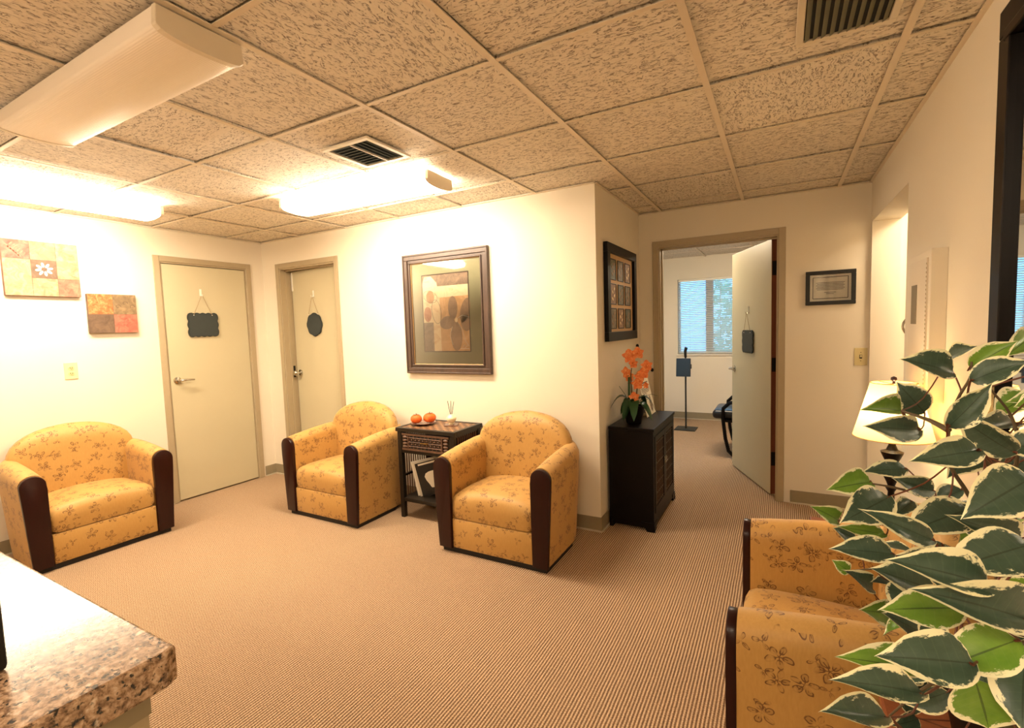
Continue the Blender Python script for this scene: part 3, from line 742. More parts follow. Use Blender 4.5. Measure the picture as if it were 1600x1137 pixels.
put('stem', MB().tube(st1, [.007, .006, .004, .003, .0025, .002], 8), MBARK, oc, smooth=True); put('stem', MB().tube(st2, [.006, .005, .003, .0025, .002], 8), MBARK, oc, smooth=True)
put('stake', MB().tube([(-.03, -.01, .1), (-.028, -.01, .34)], .008, 8), MORLEAF, oc)
put('aerial_twig', MB().tube([(-.02, 0, .11), (-.06, .0, .2), (-.10, -.01, .26)], .002, 6), MORLEAF, oc); put('aerial_twig', MB().tube([(.03, 0, .14), (.07, .02, .19), (.12, .03, .205), (.16, .03, .195)], .0015, 6), MORLEAF, oc)
def blossom(c_, nrm, r):
    nrm = Vector(nrm).normalized(); a_ = nrm.orthogonal().normalized(); b_ = nrm.cross(a_); c_ = Vector(c_); m = MB()
    for k in range(5):
        t0 = 2 * pi * k / 5 + .3; wd = .5 if k % 2 else .36; d = a_ * cos(t0) + b_ * sin(t0); p = nrm.cross(d); rings = []
        for i in range(5):
            u = i / 4; ww = r * wd * sin(pi * (.12 + .86 * u)) ** .7
            q = c_ + d * r * u + nrm * (.25 * r * u * u - .12 * r * u)
            rings.append([q - p * ww + nrm * ww * .25, q - p * ww * .5, q, q + p * ww * .5, q + p * ww + nrm * ww * .25])
        m.ring_loft(rings, False, False)
    m.sphere(c_ + nrm * r * .15, r * .2, (1, 1, 1), 8, 6); return m
for p, nr, r in (((-.02, -.02, .475), (.2, -1, .1), .052), ((.035, -.01, .495), (.5, -1, .2), .045), ((-.045, -.01, .36), (-.3, -1, 0), .042), ((-.03, .0, .33), (.1, -1, -.2), .04), ((.0, .0, .42), (.6, -1, 0), .035), ((.09, .02, .405), (.2, -1, .3), .042), ((.07, .0, .355), (.4, -1, .1), .042), ((.045, .0, .33), (0, -1, .1), .04), ((.03, -.01, .28), (.4, -1, .0), .043), ((.085, .0, .27), (.7, -1, 0), .024), ((.01, -.02, .185), (.1, -1, .3), .04)):
    put('blossom', blossom(p, nr, r), MORCHID, oc, smooth=True)
for p in ((.028, .015, .545), (.125, .03, .375), (-.03, 0, .285)): put('bud', MB().sphere(p, .011, (1, 1, 1.2), 10, 7), MBLACKWOOD if p[0] > 0 else MORCHID, oc, smooth=True)
# slanted sign holder
sg = thing('sign_holder', 'slanted white printed sheet with an owl picture standing on the cabinet', 'sign', (-.86, 3.714, CZ))
sg.rotation_euler = (0, 0, 0)
lean = Matrix.Rotation(radians(-13), 4, 'Y')
def sgp(name, y0, y1, z0, z1, mat, d=0.0, th=.001): return put(name, MB().box(d, d + th, y0, y1, z0, z1, mtx=lean), mat, sg)
sgp('sheet', -.137, .137, 0.004, .285, MPAPER, 0, .003)
put('easel_foot', MB().box(-.085, -.0, -.06, .06, 0, .003), MGLASS, sg)
for q in range(2): sgp('title_line', -.1 + q * .01, .1 - q * .01, .25 - q * .014, .258 - q * .014, MINK, .003)
for q in range(9): sgp('text_line', -.115, .0 if q > 3 else .11 - .02 * (q == 3), .213 - q * .011, .217 - q * .011, MINK, .003)
o = [(.055 + .034 * cos(a) * (1 - .15 * sin(a)), .085 + .062 * sin(a)) for a in [2 * pi * q / 20 for q in range(20)]]
m = MB().prism(o, .003, .004, 'x'); 
for v in m.bm.verts: v.co = lean @ v.co
put('owl_print', m, m_print('owl print', rgb(70, 58, 48), rgb(140, 120, 100), rgb(210, 196, 170), 60), sg)
LEAVES=[(0.249,1.04,1.304,0.186,0.992,1.337,0.682,-0.66,0.315,0.049,0),
(0.305,1.31,1.31,0.305,1.234,1.343,-0.986,0.071,0.152,0.036,0),
(0.259,1.003,1.317,0.296,0.973,1.358,-0.586,-0.808,-0.058,0.038,1),
(0.213,0.823,1.315,0.254,0.799,1.346,-0.608,-0.761,0.227,0.036,0),
(0.463,1.402,1.357,0.391,1.291,1.323,0.473,-0.527,0.706,0.049,1),
(0.166,0.711,1.273,0.195,0.688,1.323,-0.308,-0.917,-0.254,0.029,0),
(0.262,1.276,1.2,0.217,1.246,1.257,0.224,-0.922,-0.317,0.061,0),
(0.22,1.253,1.204,0.164,1.161,1.234,0.78,-0.292,0.554,0.04,1),
(0.223,1.111,1.194,0.149,1.022,1.212,0.774,-0.617,0.142,0.049,0),
(0.19,0.693,1.254,0.125,0.628,1.255,0.594,-0.583,0.555,0.033,0),
(0.352,1.32,1.128,0.304,1.235,1.094,0.362,-0.51,0.78,0.066,0),
(0.251,0.798,1.231,0.19,0.754,1.268,0.205,-0.778,-0.593,0.039,0),
(0.438,1.336,1.234,0.373,1.286,1.212,0.082,-0.492,0.867,0.055,1),
(0.383,1.211,1.194,0.297,1.095,1.219,0.519,-0.202,0.831,0.035,0),
(0.425,1.284,1.12,0.362,1.229,1.105,0.391,-0.633,0.668,0.047,0),
(0.234,0.703,1.227,0.175,0.649,1.2,0.29,-0.655,0.698,0.053,0),
(0.224,1.21,1.095,0.157,1.162,1.102,0.509,-0.635,0.581,0.038,0),
(0.161,1.172,1.072,0.097,1.106,1.077,0.587,-0.528,0.614,0.052,1),
(0.155,0.95,1.114,0.094,0.872,1.098,0.491,-0.527,0.693,0.059,0),
(0.24,1.087,1.091,0.179,1.034,1.12,0.666,-0.745,0.047,0.037,0),
(0.241,1.25,1.018,0.204,1.191,1.008,0.332,-0.365,0.87,0.033,0),
(0.224,0.846,1.141,0.155,0.778,1.133,0.402,-0.507,0.763,0.052,0),
(0.107,1.172,0.984,0.074,1.116,1.024,0.882,-0.465,0.079,0.037,1),
(0.179,1.125,0.986,0.109,1.061,1.013,0.707,-0.635,0.311,0.028,1),
(0.14,1.187,0.943,0.102,1.156,0.973,0.743,-0.56,0.367,0.037,0),
(0.135,0.79,1.084,0.069,0.753,1.099,0.488,-0.633,0.601,0.035,0),
(0.17,0.763,1.12,0.107,0.697,1.165,0.728,-0.685,0.02,0.03,0),
(0.128,1.174,0.878,0.103,1.159,0.901,0.598,-0.792,0.124,0.029,1),
(0.171,1.195,0.838,0.132,1.121,0.904,0.931,-0.31,0.195,0.036,0),
(0.161,0.706,1.081,0.099,0.664,1.117,0.659,-0.534,0.529,0.042,0),
(0.176,0.604,1.143,0.105,0.556,1.178,0.635,-0.578,0.513,0.04,0),
(0.233,0.693,1.158,0.161,0.624,1.154,0.458,-0.511,0.727,0.05,0),
(0.258,0.801,1.121,0.198,0.75,1.16,0.717,-0.66,0.225,0.032,0),
(0.174,0.668,1.086,0.105,0.616,1.097,0.533,-0.566,0.629,0.042,1),
(0.22,1.029,0.854,0.162,0.989,0.902,0.729,-0.398,0.556,0.045,0),
(0.164,0.591,1.07,0.093,0.552,1.082,0.449,-0.617,0.647,0.048,0),
(0.205,0.628,1.084,0.147,0.588,1.067,0.217,-0.632,0.744,0.046,1),
(0.133,0.644,1.015,0.069,0.6,1.048,0.61,-0.353,0.71,0.03,1),
(0.123,0.566,1.042,0.054,0.509,1.078,0.624,-0.306,0.719,0.029,0),
(0.12,0.712,0.907,0.052,0.631,0.955,0.66,-0.12,0.742,0.035,0),
(0.197,0.711,0.985,0.212,0.7,0.929,-0.024,-0.983,0.183,0.067,1),
(0.243,0.726,1.011,0.222,0.67,0.973,-0.304,-0.451,0.839,0.055,0),
(0.208,0.619,1.109,0.133,0.546,1.158,0.761,-0.505,0.407,0.042,0),
(0.206,1.21,0.789,0.161,1.127,0.827,0.89,-0.348,0.295,0.053,1),
(0.23,1.228,0.844,0.167,1.149,0.885,0.605,-0.064,0.794,0.033,0),
(0.332,1.267,0.623,0.287,1.211,0.624,0.176,-0.131,0.976,0.033,0),
(0.381,1.003,0.941,0.32,0.974,0.936,-0.052,-0.054,0.997,0.04,0),
(0.201,1.117,0.744,0.252,1.137,0.719,-0.058,0.838,0.542,0.042,0),
(0.346,1.082,0.801,0.299,1.086,0.762,-0.493,-0.705,0.509,0.043,0),
(0.218,1.193,0.864,0.266,1.219,0.858,0.374,-0.501,0.781,0.043,0),
(0.322,0.951,1.294,0.366,0.966,1.243,0.671,0.311,0.673,0.036,0),
(0.363,1.182,1.062,0.304,1.146,1.057,0.411,-0.732,0.543,0.039,0),
(0.303,1.035,0.64,0.233,1.05,0.626,-0.281,-0.493,0.823,0.042,0),
(0.295,0.876,1.044,0.266,0.907,0.988,-0.621,-0.774,-0.119,0.037,1),
(0.381,1.187,0.963,0.411,1.221,0.913,0.343,-0.853,-0.393,0.042,0),
(0.292,1.118,1.044,0.23,1.149,1.032,-0.377,-0.446,0.812,0.042,0),
(0.278,1.01,1.079,0.26,1.047,1.036,-0.821,-0.557,-0.124,0.038,0),
(0.23,0.935,0.822,0.179,0.918,0.789,0.091,-0.932,0.35,0.041,0),
(0.296,0.879,0.921,0.331,0.932,0.922,0.799,-0.527,0.29,0.044,0),
(0.198,1.062,0.93,0.18,1.014,0.893,-0.135,-0.583,0.801,0.046,0),
(0.287,0.994,0.94,0.225,0.998,0.965,0.087,-0.926,0.367,0.041,0),
(0.217,0.951,1.094,0.181,0.938,1.044,-0.75,-0.259,0.609,0.045,0),
(0.346,1.02,0.945,0.38,1.08,0.956,-0.472,0.107,0.875,0.037,1),
(0.219,1.097,0.77,0.274,1.089,0.814,-0.586,-0.494,0.642,0.041,0),
(0.22,1.186,0.681,0.271,1.178,0.65,0.128,-0.881,0.456,0.044,0),
(0.329,1.287,1.043,0.281,1.277,1.017,-0.273,-0.628,0.729,0.043,0),
(0.265,1.119,1.038,0.292,1.172,1.053,0.42,-0.436,0.795,0.037,0),
(0.407,1.073,0.954,0.343,1.092,0.983,-0.026,-0.869,0.494,0.043,0),
(0.403,1.236,1.013,0.344,1.194,1.01,-0.066,0.036,0.997,0.038,1),
(0.415,1.123,1.191,0.436,1.085,1.141,0.302,-0.688,0.66,0.037,0),
(0.345,0.952,0.73,0.372,1,0.688,0.907,-0.4,0.13,0.038,0),
(0.246,1.261,0.905,0.18,1.287,0.914,0.097,-0.105,0.99,0.046,0),
(0.39,1.062,1.259,0.323,1.049,1.272,0.264,-0.583,0.769,0.04,1),
(0.251,0.971,0.718,0.213,0.985,0.674,-0.775,-0.284,0.565,0.041,0),
(0.371,1.027,1.271,0.321,1.043,1.256,-0.405,-0.609,0.682,0.041,1),
(0.375,1.103,1.013,0.397,1.115,0.963,0.822,-0.519,0.233,0.044,0),
(0.279,1.168,0.795,0.23,1.143,0.782,-0.28,0.058,0.958,0.038,1),
(0.363,1.004,0.691,0.404,1.029,0.658,0.709,-0.481,0.515,0.04,0),
(0.418,1.129,1.152,0.428,1.157,1.095,0.464,-0.82,-0.336,0.04,0),
(0.357,1.129,0.666,0.305,1.121,0.648,-0.218,-0.492,0.843,0.045,0),
(0.313,1.148,1.057,0.27,1.182,1.032,-0.265,0.327,0.907,0.044,0),
(0.311,1.167,0.718,0.366,1.162,0.739,-0.307,-0.72,0.622,0.042,1),
(0.232,0.993,0.638,0.176,0.957,0.625,0.317,-0.725,0.612,0.042,0),
(0.233,1.121,0.637,0.197,1.067,0.649,0.771,-0.41,0.486,0.038,0),
(0.326,0.891,1.225,0.259,0.883,1.223,0.072,-0.789,0.609,0.043,0),
(0.307,0.884,1.174,0.279,0.93,1.133,0.008,0.661,0.75,0.044,0),
(0.28,1.051,0.946,0.267,1.085,0.897,-0.663,0.511,0.547,0.045,0),
(0.225,1.122,0.82,0.172,1.126,0.799,-0.359,0.15,0.921,0.041,1),
(0.389,1.176,1.233,0.403,1.164,1.17,0.597,-0.755,0.269,0.041,0),
(0.395,1.07,0.932,0.453,1.035,0.91,-0.283,-0.801,0.528,0.043,0),
(0.227,1.123,0.729,0.201,1.073,0.738,0.569,-0.166,0.805,0.042,0),
(0.348,0.942,0.765,0.401,0.911,0.749,-0.066,-0.559,0.826,0.044,0),
(0.341,1.153,0.824,0.401,1.18,0.796,0.535,-0.478,0.697,0.038,0),
(0.345,1.026,1.032,0.382,1.003,0.998,0.084,-0.787,0.611,0.04,0),
(0.315,1.109,0.818,0.375,1.126,0.843,-0.348,-0.115,0.93,0.036,0),
(0.331,0.885,1.229,0.284,0.875,1.193,-0.443,-0.526,0.726,0.043,0),
(0.4,1.209,0.829,0.348,1.232,0.844,0.221,-0.142,0.965,0.037,0),
(0.243,0.956,1.073,0.232,0.919,1.019,0.729,-0.628,0.273,0.045,1),
(0.225,1.09,1.059,0.285,1.087,1.081,-0.321,-0.45,0.833,0.038,0),
(0.326,1.161,0.611,0.371,1.124,0.603,-0.235,-0.47,0.851,0.043,0),
(0.221,1.187,0.719,0.209,1.141,0.676,-0.778,-0.305,0.549,0.039,1),
(0.24,0.951,0.688,0.289,0.924,0.67,-0.154,-0.72,0.676,0.045,0),
(0.326,1.001,0.921,0.276,0.968,0.945,0.448,-0.034,0.894,0.042,0),
(0.409,1.269,0.691,0.352,1.263,0.711,0.348,-0.387,0.854,0.038,0),
(0.285,0.884,1.317,0.333,0.853,1.28,-0.377,-0.89,0.256,0.041,0),
(0.318,1.245,0.624,0.372,1.256,0.643,-0.118,-0.652,0.749,0.037,0),
(0.29,1.226,0.945,0.255,1.173,0.942,0.397,-0.319,0.861,0.036,0),
(0.397,1.101,1.294,0.402,1.044,1.246,0.187,-0.617,0.764,0.036,1),
(0.219,0.944,1.049,0.252,0.944,0.997,0.843,0.022,0.538,0.043,0),
(0.466,1.244,0.929,0.495,1.211,0.886,0.503,-0.473,0.723,0.039,1),
(0.197,1.099,0.726,0.145,1.086,0.702,-0.166,-0.672,0.722,0.043,0),
(0.41,1.141,1.237,0.469,1.139,1.27,-0.16,-0.96,0.231,0.041,0),
(0.231,1.146,0.623,0.218,1.153,0.682,0.286,-0.942,0.175,0.039,0),
(0.285,1.003,0.834,0.297,0.965,0.772,-0.679,-0.677,0.283,0.036,0),
(0.203,0.951,0.924,0.232,0.963,0.874,-0.094,0.982,0.163,0.039,0),
(0.236,1.019,0.793,0.168,1.018,0.778,-0.19,-0.446,0.874,0.04,0),
(0.452,1.199,1.074,0.391,1.224,1.075,0.128,0.27,0.954,0.041,0),
(0.389,1.047,1.118,0.452,1.027,1.091,0.161,-0.587,0.793,0.045,0),
(0.234,0.942,1.019,0.165,0.92,1.033,0.354,-0.798,0.488,0.042,0),
(0.232,1.133,0.757,0.186,1.156,0.719,-0.666,-0.131,0.734,0.039,0)]
BRANCH=[[(0.390,1.288,0.766),(0.358,1.191,0.913),(0.311,1.082,1.022),(0.275,1.046,1.101),(0.240,1.008,1.161),(0.232,0.986,1.220),(0.237,0.970,1.270),(0.247,0.956,1.306),(0.249,0.959,1.330)],
[(0.358,1.191,0.913),(0.278,1.100,1.041),(0.229,1.076,1.081),(0.181,1.062,1.097),(0.147,1.066,1.099)],
[(0.366,1.213,0.853),(0.288,1.132,0.949),(0.227,1.103,1.004),(0.175,1.098,1.019),(0.102,1.113,1.005)],
[(0.378,1.251,0.810),(0.285,1.148,0.886),(0.222,1.116,0.924),(0.180,1.148,0.908),(0.129,1.175,0.880)],
[(0.395,1.251,0.697),(0.264,0.962,0.857),(0.206,0.874,0.875),(0.174,0.854,0.855),(0.152,0.893,0.784)],
[(0.388,1.221,0.804),(0.347,1.076,0.987),(0.304,0.972,1.124),(0.301,0.954,1.205),(0.293,0.954,1.252),(0.264,0.941,1.294)],
[(0.232,0.986,1.220),(0.214,1.023,1.229),(0.187,1.066,1.235)],
[(0.304,0.972,1.124),(0.257,0.906,1.190),(0.248,0.902,1.210)],
[(0.390,1.288,0.766),(0.246,0.904,0.967),(0.197,0.768,1.038)],
[(0.347,1.076,0.987),(0.342,0.969,1.111),(0.330,0.925,1.215),(0.322,0.927,1.285)]]
# ---------------------------------------------------------------- pictures and wall fittings
def frame_ring(m, x0, x1, z0, z1, w, ya, yb):
    for (a, b, c_, d) in ((x0, x1, z1 - w, z1), (x0, x1, z0, z0 + w)): m.box(a, b, min(ya, yb), max(ya, yb), c_, d, bev=.003)
    for (a, b) in ((x0, x0 + w), (x1 - w, x1)): m.box(a, b, min(ya, yb), max(ya, yb), z0 + w, z1 - w, bev=.003)
    return m
def oval(cx, cz, rx, rz, rot=0, n=20, pinch=0):
    r = []
    for k in range(n):
        a = 2 * pi * k / n; x = rx * cos(a) * (1 - pinch * sin(a)); z = rz * sin(a)
        r.append((cx + x * cos(rot) - z * sin(rot), cz + x * sin(rot) + z * cos(rot)))
    return r
# large framed art on the centre wall (local: x, z ; -y towards the room)
pc = thing('framed_picture', 'large bronze-framed abstract flower print with sage mat on the centre wall', 'picture', (-2.278, YC, 1.063))
Wp, Hp = .405, .95
m = MB(); frame_ring(m, -Wp, Wp, 0, Hp, .045, -.012, -.028); frame_ring(m, -Wp + .0, Wp, 0, Hp, .07, -.002, -.018); put('frame', m, MFRAME, pc)
m = MB(); frame_ring(m, -Wp + .0, Wp - .0, 0, Hp, .014, -.028, -.034); frame_ring(m, -Wp + .06, Wp - .06, .06, Hp - .06, .012, -.018, -.026); put('frame_bead', m, MFRAME, pc)
m = MB(); frame_ring(m, -Wp + .07, Wp - .07, .07, Hp - .07, .007, -.008, -.016); put('frame_lip', m, MLIP, pc)
boxp('mat_board', (-Wp + .07, Wp - .07, -.006, -.003, .07, Hp - .07), MMAT, pc)
AX0, AX1, AZ0, AZ1 = -.225, .212, .178, .775
m = MB(); frame_ring(m, AX0 - .007, AX1 + .007, AZ0 - .007, AZ1 + .007, .007, -.006, -.010); put('inner_lip', m, MFRAME, pc)
pr = put('art_print', MB().box(AX0, AX1, -.0075, -.006, AZ0, AZ1), m_print('art ground', rgb(202, 160, 112), rgb(216, 172, 120), rgb(232, 196, 148), 9), pc)
AW, AH = AX1 - AX0, AZ1 - AZ0
def art(name, pts, mat, d): return put(name, MB().prism([(AX0 + u * AW, AZ0 + v * AH) for u, v in pts], -.0075 - d * .0003, -.0072, 'y'), mat, pr)
CRE = m_print('cream wash', rgb(234, 206, 160), rgb(244, 224, 184), rgb(222, 186, 136), 12); TAN = m_print('tan wash', rgb(176, 132, 94), rgb(200, 154, 112), rgb(216, 176, 130), 12)
GRY = m_print('umber wash', rgb(112, 92, 76), rgb(140, 118, 98), rgb(168, 140, 114), 14); PET = m_print('taupe petal', rgb(150, 120, 96), rgb(164, 134, 106), rgb(180, 148, 118), 10)
RED = m_print('rust wash', rgb(176, 110, 78), rgb(198, 134, 98), rgb(214, 160, 120), 14)
art('print_band', [(0, .85), (1, .85), (1, 1), (0, 1)], GRY, 1)
art('print_band', [(.30, .70), (1, .71), (1, .85), (.32, .85)], CRE, 1)
art('print_band', [(0, 0), (.22, 0), (.22, .38), (0, .38)], GRY, 1)
art('print_column', [(.22, 0), (.38, 0), (.38, .70), (.32, .9), (.20, .985), (.05, .985), (0, .9), (0, .38), (.22, .38)], CRE, 2)
art('print_oval', oval(.10, .49, .085, .10), RED, 3); art('print_oval', oval(.17, .715, .09, .085), TAN, 3)
for cx, cz, rx, rz, ro in ((.30, .52, .10, .16, .25), (.17, .72, .16, .075, -.2)):
    o = oval(cx, cz, rx, rz, ro, 28); m = MB(); m.tube([(AX0 + u * AW, -.0086, AZ0 + v * AH) for u, v in o + o[:1]], .0012, 5); put('print_line', m, MINK, pr)
for cx, cz, rx, rz, ro in ((.66, .56, .10, .15, 0), (.92, .52, .09, .17, -.5), (.53, .37, .16, .085, .1), (.72, .19, .12, .19, 0), (.93, .36, .10, .11, .6)):
    art('print_petal', oval(cx, cz, rx, rz, ro, 22), PET, 4)
art('print_center', oval(.73, .40, .03, .03), CRE, 5)
for pts in ([(.75, .42), (.86, .46), (1.0, .43)], [(.77, .36), (.86, .26), (.9, .14), (.98, .06)], [(.64, .32), (.58, .2), (.64, .08)], [(.84, .04), (.88, .08), (.9, .04), (.95, .07)], [(.80, .03), (.98, .03)]):
    put('print_line', MB().tube([(AX0 + u * AW, -.009, AZ0 + v * AH) for u, v in pts], .0015, 5), MPAPER, pr)
boxp('glass', (-Wp + .068, Wp - .068, -.0115, -.0105, .068, Hp - .068), MGLASS, pc)

# two canvas panels on the left wall ; local x -> +Y, -y -> +X
def lw(name, label, cat, y, z, group=None):
    t = thing(name, label, cat, (XL, y, z), pi / 2, group); return t
BRN = m_print('brown patch', rgb(96, 62, 50), rgb(124, 86, 72), rgb(146, 108, 90), 18); ORG = m_print('orange patch', rgb(150, 72, 34), rgb(184, 104, 58), rgb(206, 148, 98), 34)
DKB = m_print('dark brown patch', rgb(82, 62, 46), rgb(100, 78, 60), rgb(116, 92, 70), 14); RST = m_print('rust patch', rgb(150, 78, 62), rgb(170, 100, 80), rgb(186, 126, 100), 22); OLV = m_print('olive patch', rgb(104, 84, 58), rgb(126, 104, 74), rgb(150, 124, 90), 18)
PAL = m_print('pale ochre patch', rgb(150, 104, 76), rgb(176, 134, 100), rgb(198, 162, 126), 20); PAL2 = m_print('pale peach patch', rgb(156, 100, 76), rgb(176, 122, 96), rgb(192, 146, 118), 16)
a1 = lw('canvas_art', 'wide canvas of seven earth-toned patches with a white flower square, upper left', 'picture', 1.205, 1.732)
boxp('canvas', (0, .40, -.03, 0, 0, .375), BRN, a1, .003)
cw_, chh = .40, .375
def patch(par, u0, u1, v0, v1, mat, w, h): return boxp('patch', (u0 * w + .001, u1 * w - .001, -.0315, -.0295, v0 * h + .001, v1 * h - .001), mat, par)
for u0, u1, v0, v1, mm in ((0, .35, .66, 1, BRN), (.35, .69, .66, 1, PAL2), (.69, 1, .33, 1, PAL), (0, .35, 0, .66, PAL), (.35, .69, .33, .66, DKB), (.35, .69, 0, .33, PAL), (.69, 1, 0, .33, RST)): patch(a1, u0, u1, v0, v1, mm, cw_, chh)
for k in range(8):
    a = 2 * pi * k / 8 + .2; cx, cz = .52 * cw_, .495 * chh
    put('flower_petal', MB().prism(oval(cx + .032 * cos(a), cz + .03 * sin(a), .017, .008, a, 12), -.0325, -.0313, 'y'), MPAPER, a1)
for k in range(6):
    for s in (-1, 1): put('leaf_mark', MB().prism(oval((.10 + .03 * k) * cw_ + s * .01, (.90 - .035 * k) * chh + s * .008, .015, .005, s * .9, 10), -.0325, -.0313, 'y'), RST, a1)
a2 = lw('canvas_art', 'small square canvas of four brown and orange patches beside the closed door', 'picture', 1.638, 1.468)
boxp('canvas', (0, .31, -.03, 0, 0, .294), DKB, a2, .003)
for u0, u1, v0, v1, mm in ((.0, .5, .48, 1, ORG), (.5, 1, .48, 1, OLV), (0, .5, 0, .48, DKB), (.5, 1, 0, .48, RST)): patch(a2, u0, u1, v0, v1, mm, .31, .294)
for k in range(3):
    cx, cz = (.60 + .15 * k) * .31, (.68 + .09 * (k % 2)) * .294
    put('vine_line', MB().tube([(cx + .02 * cos(q * .6) * (1 - q / 12), -.0325, cz + .02 * sin(q * .6) * (1 - q / 12)) for q in range(11)], .0014, 5), DKB, a2)
for k in range(5):
    a = 2 * pi * k / 5; put('flower_petal', MB().prism(oval(.75 * .31 + .022 * cos(a), .25 * .294 + .02 * sin(a), .013, .012, a, 10), -.0325, -.0313, 'y'), m_print('red petal', rgb(150, 72, 58), rgb(176, 96, 76), rgb(196, 120, 96), 30), a2)

# outlet on left wall, switch on back wall
ou = lw('wall_outlet', 'pale double electrical outlet on the left wall above the armchair', 'outlet', 1.513, 1.198)
boxp('cover_plate', (-.038, .038, -.006, 0, -.06, .06), MOUTLET, ou, .002)
for s in (-1, 1):
    put('receptacle', MB().prism(oval(0, s * .02, .017, .014, 0, 16), -.0085, -.005, 'y'), MIVORY, ou)
    m = MB()
    for x in (-.006, .006): m.box(x - .0015, x + .0015, -.0092, -.0083, s * .02 - .003, s * .02 + .006)
    m.box(-.002, .002, -.0092, -.0083, s * .02 - .009, s * .02 - .005); put('slot', m, MSLOT, ou)
sw = thing('light_switch', 'ivory light switch plate on the back wall right of the open door', 'switch', (.497, YB, 1.122))
boxp('cover_plate', (-.038, .038, -.006, 0, -.062, .062), MIVORY, sw, .002)
boxp('toggle', (-.005, .005, -.018, -.005, -.004, .012), MIVORY, sw, .001); boxp('toggle_slot', (-.008, .008, -.0066, -.0055, -.014, .014), MSLOT, sw)
for z in (-.03, .03): put('screw', MB().prism(oval(0, z, .003, .003, 0, 8), -.0072, -.0055, 'y'), MHINGE, sw)
# certificate
ce = thing('framed_certificate', 'small black-framed printed certificate on the back wall', 'certificate', (.158, YB, 1.497))
m = MB(); frame_ring(m, 0, .303, 0, .243, .027, -.002, -.022); put('frame', m, MBLACK, ce)
boxp('paper', (.02, .283, -.008, -.002, .02, .223), MPAPER, ce)
m = MB(); frame_ring(m, .045, .258, .045, .198, .0012, -.008, -.0086); put('border_line', m, MINK, ce)
for q in range(6): boxp('text_line', (.065 + .006 * (q % 2), .238 - .008 * ((q * 3) % 2), -.0088, -.008, .157 - q * .010, .1605 - q * .010), MINK, ce)
for q in range(2): boxp('text_line', (.115 + .012 * q, .185 - .012 * q, -.0088, -.008, .087 - q * .010, .0905 - q * .010), MINK, ce)
boxp('glass', (.026, .277, -.0125, -.0115, .026, .217), MGLASS, ce)
# nine-pane picture on the side wall ; local x -> +Y ; -y -> +X
sp = thing('framed_picture', 'dark-framed grid of nine botanical prints on the hall side wall above the cabinet', 'picture', (XS, 3.22, 1.288), pi / 2)
Ws, Hs = .755, .68
m = MB(); frame_ring(m, 0, Ws, 0, Hs, .065, -.002, -.032); put('frame', m, MBLACKWOOD, sp)
boxp('mat_board', (.05, Ws - .05, -.010, -.003, .05, Hs - .05), plain('tan mat', rgb(206, 168, 122), .7), sp)
PR = [m_print('print a', rgb(96, 88, 70), rgb(124, 114, 92), rgb(156, 142, 114), 25), m_print('print b', rgb(124, 96, 74), rgb(152, 122, 96), rgb(186, 154, 120), 25), m_print('print c', rgb(80, 84, 70), rgb(110, 110, 92), rgb(150, 140, 110), 25)]
for i in range(3):
    for j in range(3):
        xa = .10 + i * .187; za = .085 + j * .174
        m = MB(); frame_ring(m, xa, xa + .15, za, za + .15, .007, -.010, -.016); f = put('pane_frame', m, MBLACKWOOD, sp)
        b = boxp('botanical_print', (xa + .007, xa + .143, -.012, -.010, za + .007, za + .143), PR[(i + j) % 3], sp)
        cx, cz = xa + .082, za + .075
        for k in range(4): put('leaf_motif', MB().prism(oval(cx + (.02 if k % 2 else -.02), cz - .035 + .024 * k, .018, .009, .6 if k % 2 else -.6, 8), -.0135, -.012, 'y'), PR[1] if (i + j) % 3 != 1 else CRE, b)

# chalkboard signs with hooks and strings
def chalk(par_loc, rz, w, h, zc, zh, shape, label, hook_mat, hooklabel, cx=0):
    g = thing('chalkboard_sign', label, 'sign', (par_loc[0], par_loc[1], zc), rz)
    n = 96; o = []
    for k in range(n):
        a = 2 * pi * k / n
        if shape == 'rect':
            ca, sa = cos(a), sin(a); r = 1 / max(abs(ca), abs(sa)); x, z = ca * r * w / 2, sa * r * h / 2
            wv = .010 * cos(2 * pi * 2.5 * (x / w)) if abs(sa) > abs(ca) else .010 * cos(2 * pi * 1.5 * (z / h))
            if abs(sa) > abs(ca): z += math.copysign(wv, sa)
            else: x += math.copysign(wv, ca)
        else: r = 1 + .035 * cos(8 * a); x, z = w / 2 * r * cos(a), h / 2 * r * sin(a)
        o.append((x, z))
    put('board', MB().prism(o, -.014, -.004, 'y', .0015), MCHALK, g)
    o2 = [(x * .93, z * .92) for x, z in o]; put('slate_face', MB().prism(o2, -.0148, -.0138, 'y'), plain('slate', rgb(52, 58, 56), .8, var=.15, scale=12), g)
    top = h / 2 - .012; xs = w * .32; zk = zh - zc
    put('string', MB().tube([(-xs, -.015, top), (-.004, -.020, zk - .01), (.004, -.020, zk - .01), (xs, -.015, top)], .0014, 5), MSTRING, g)
    for s in (-1, 1): put('eyelet', MB().sphere((s * xs, -.016, top), .004, (1, 1, 1), 8, 5), MWHITE, g)
    hk = thing('wall_hook', hooklabel, 'hook', (par_loc[0], par_loc[1], zh), rz)
    boxp('hook_plate', (-.009, .009, -.004, 0, -.012, .05), hook_mat, hk, .001)
    put('hook_prong', MB().tube([(0, -.004, .0), (0, -.013, -.012), (0, -.024, -.014), (0, -.028, .002)], .0035, 7), hook_mat, hk, smooth=True)
chalk((XL - .0005, 2.463), pi / 2, .245, .195, 1.523, 1.79, 'rect', 'black wavy-edged rectangular chalkboard hanging on the closed door', MWHITE, 'white hook holding the rectangular chalkboard on the closed door')
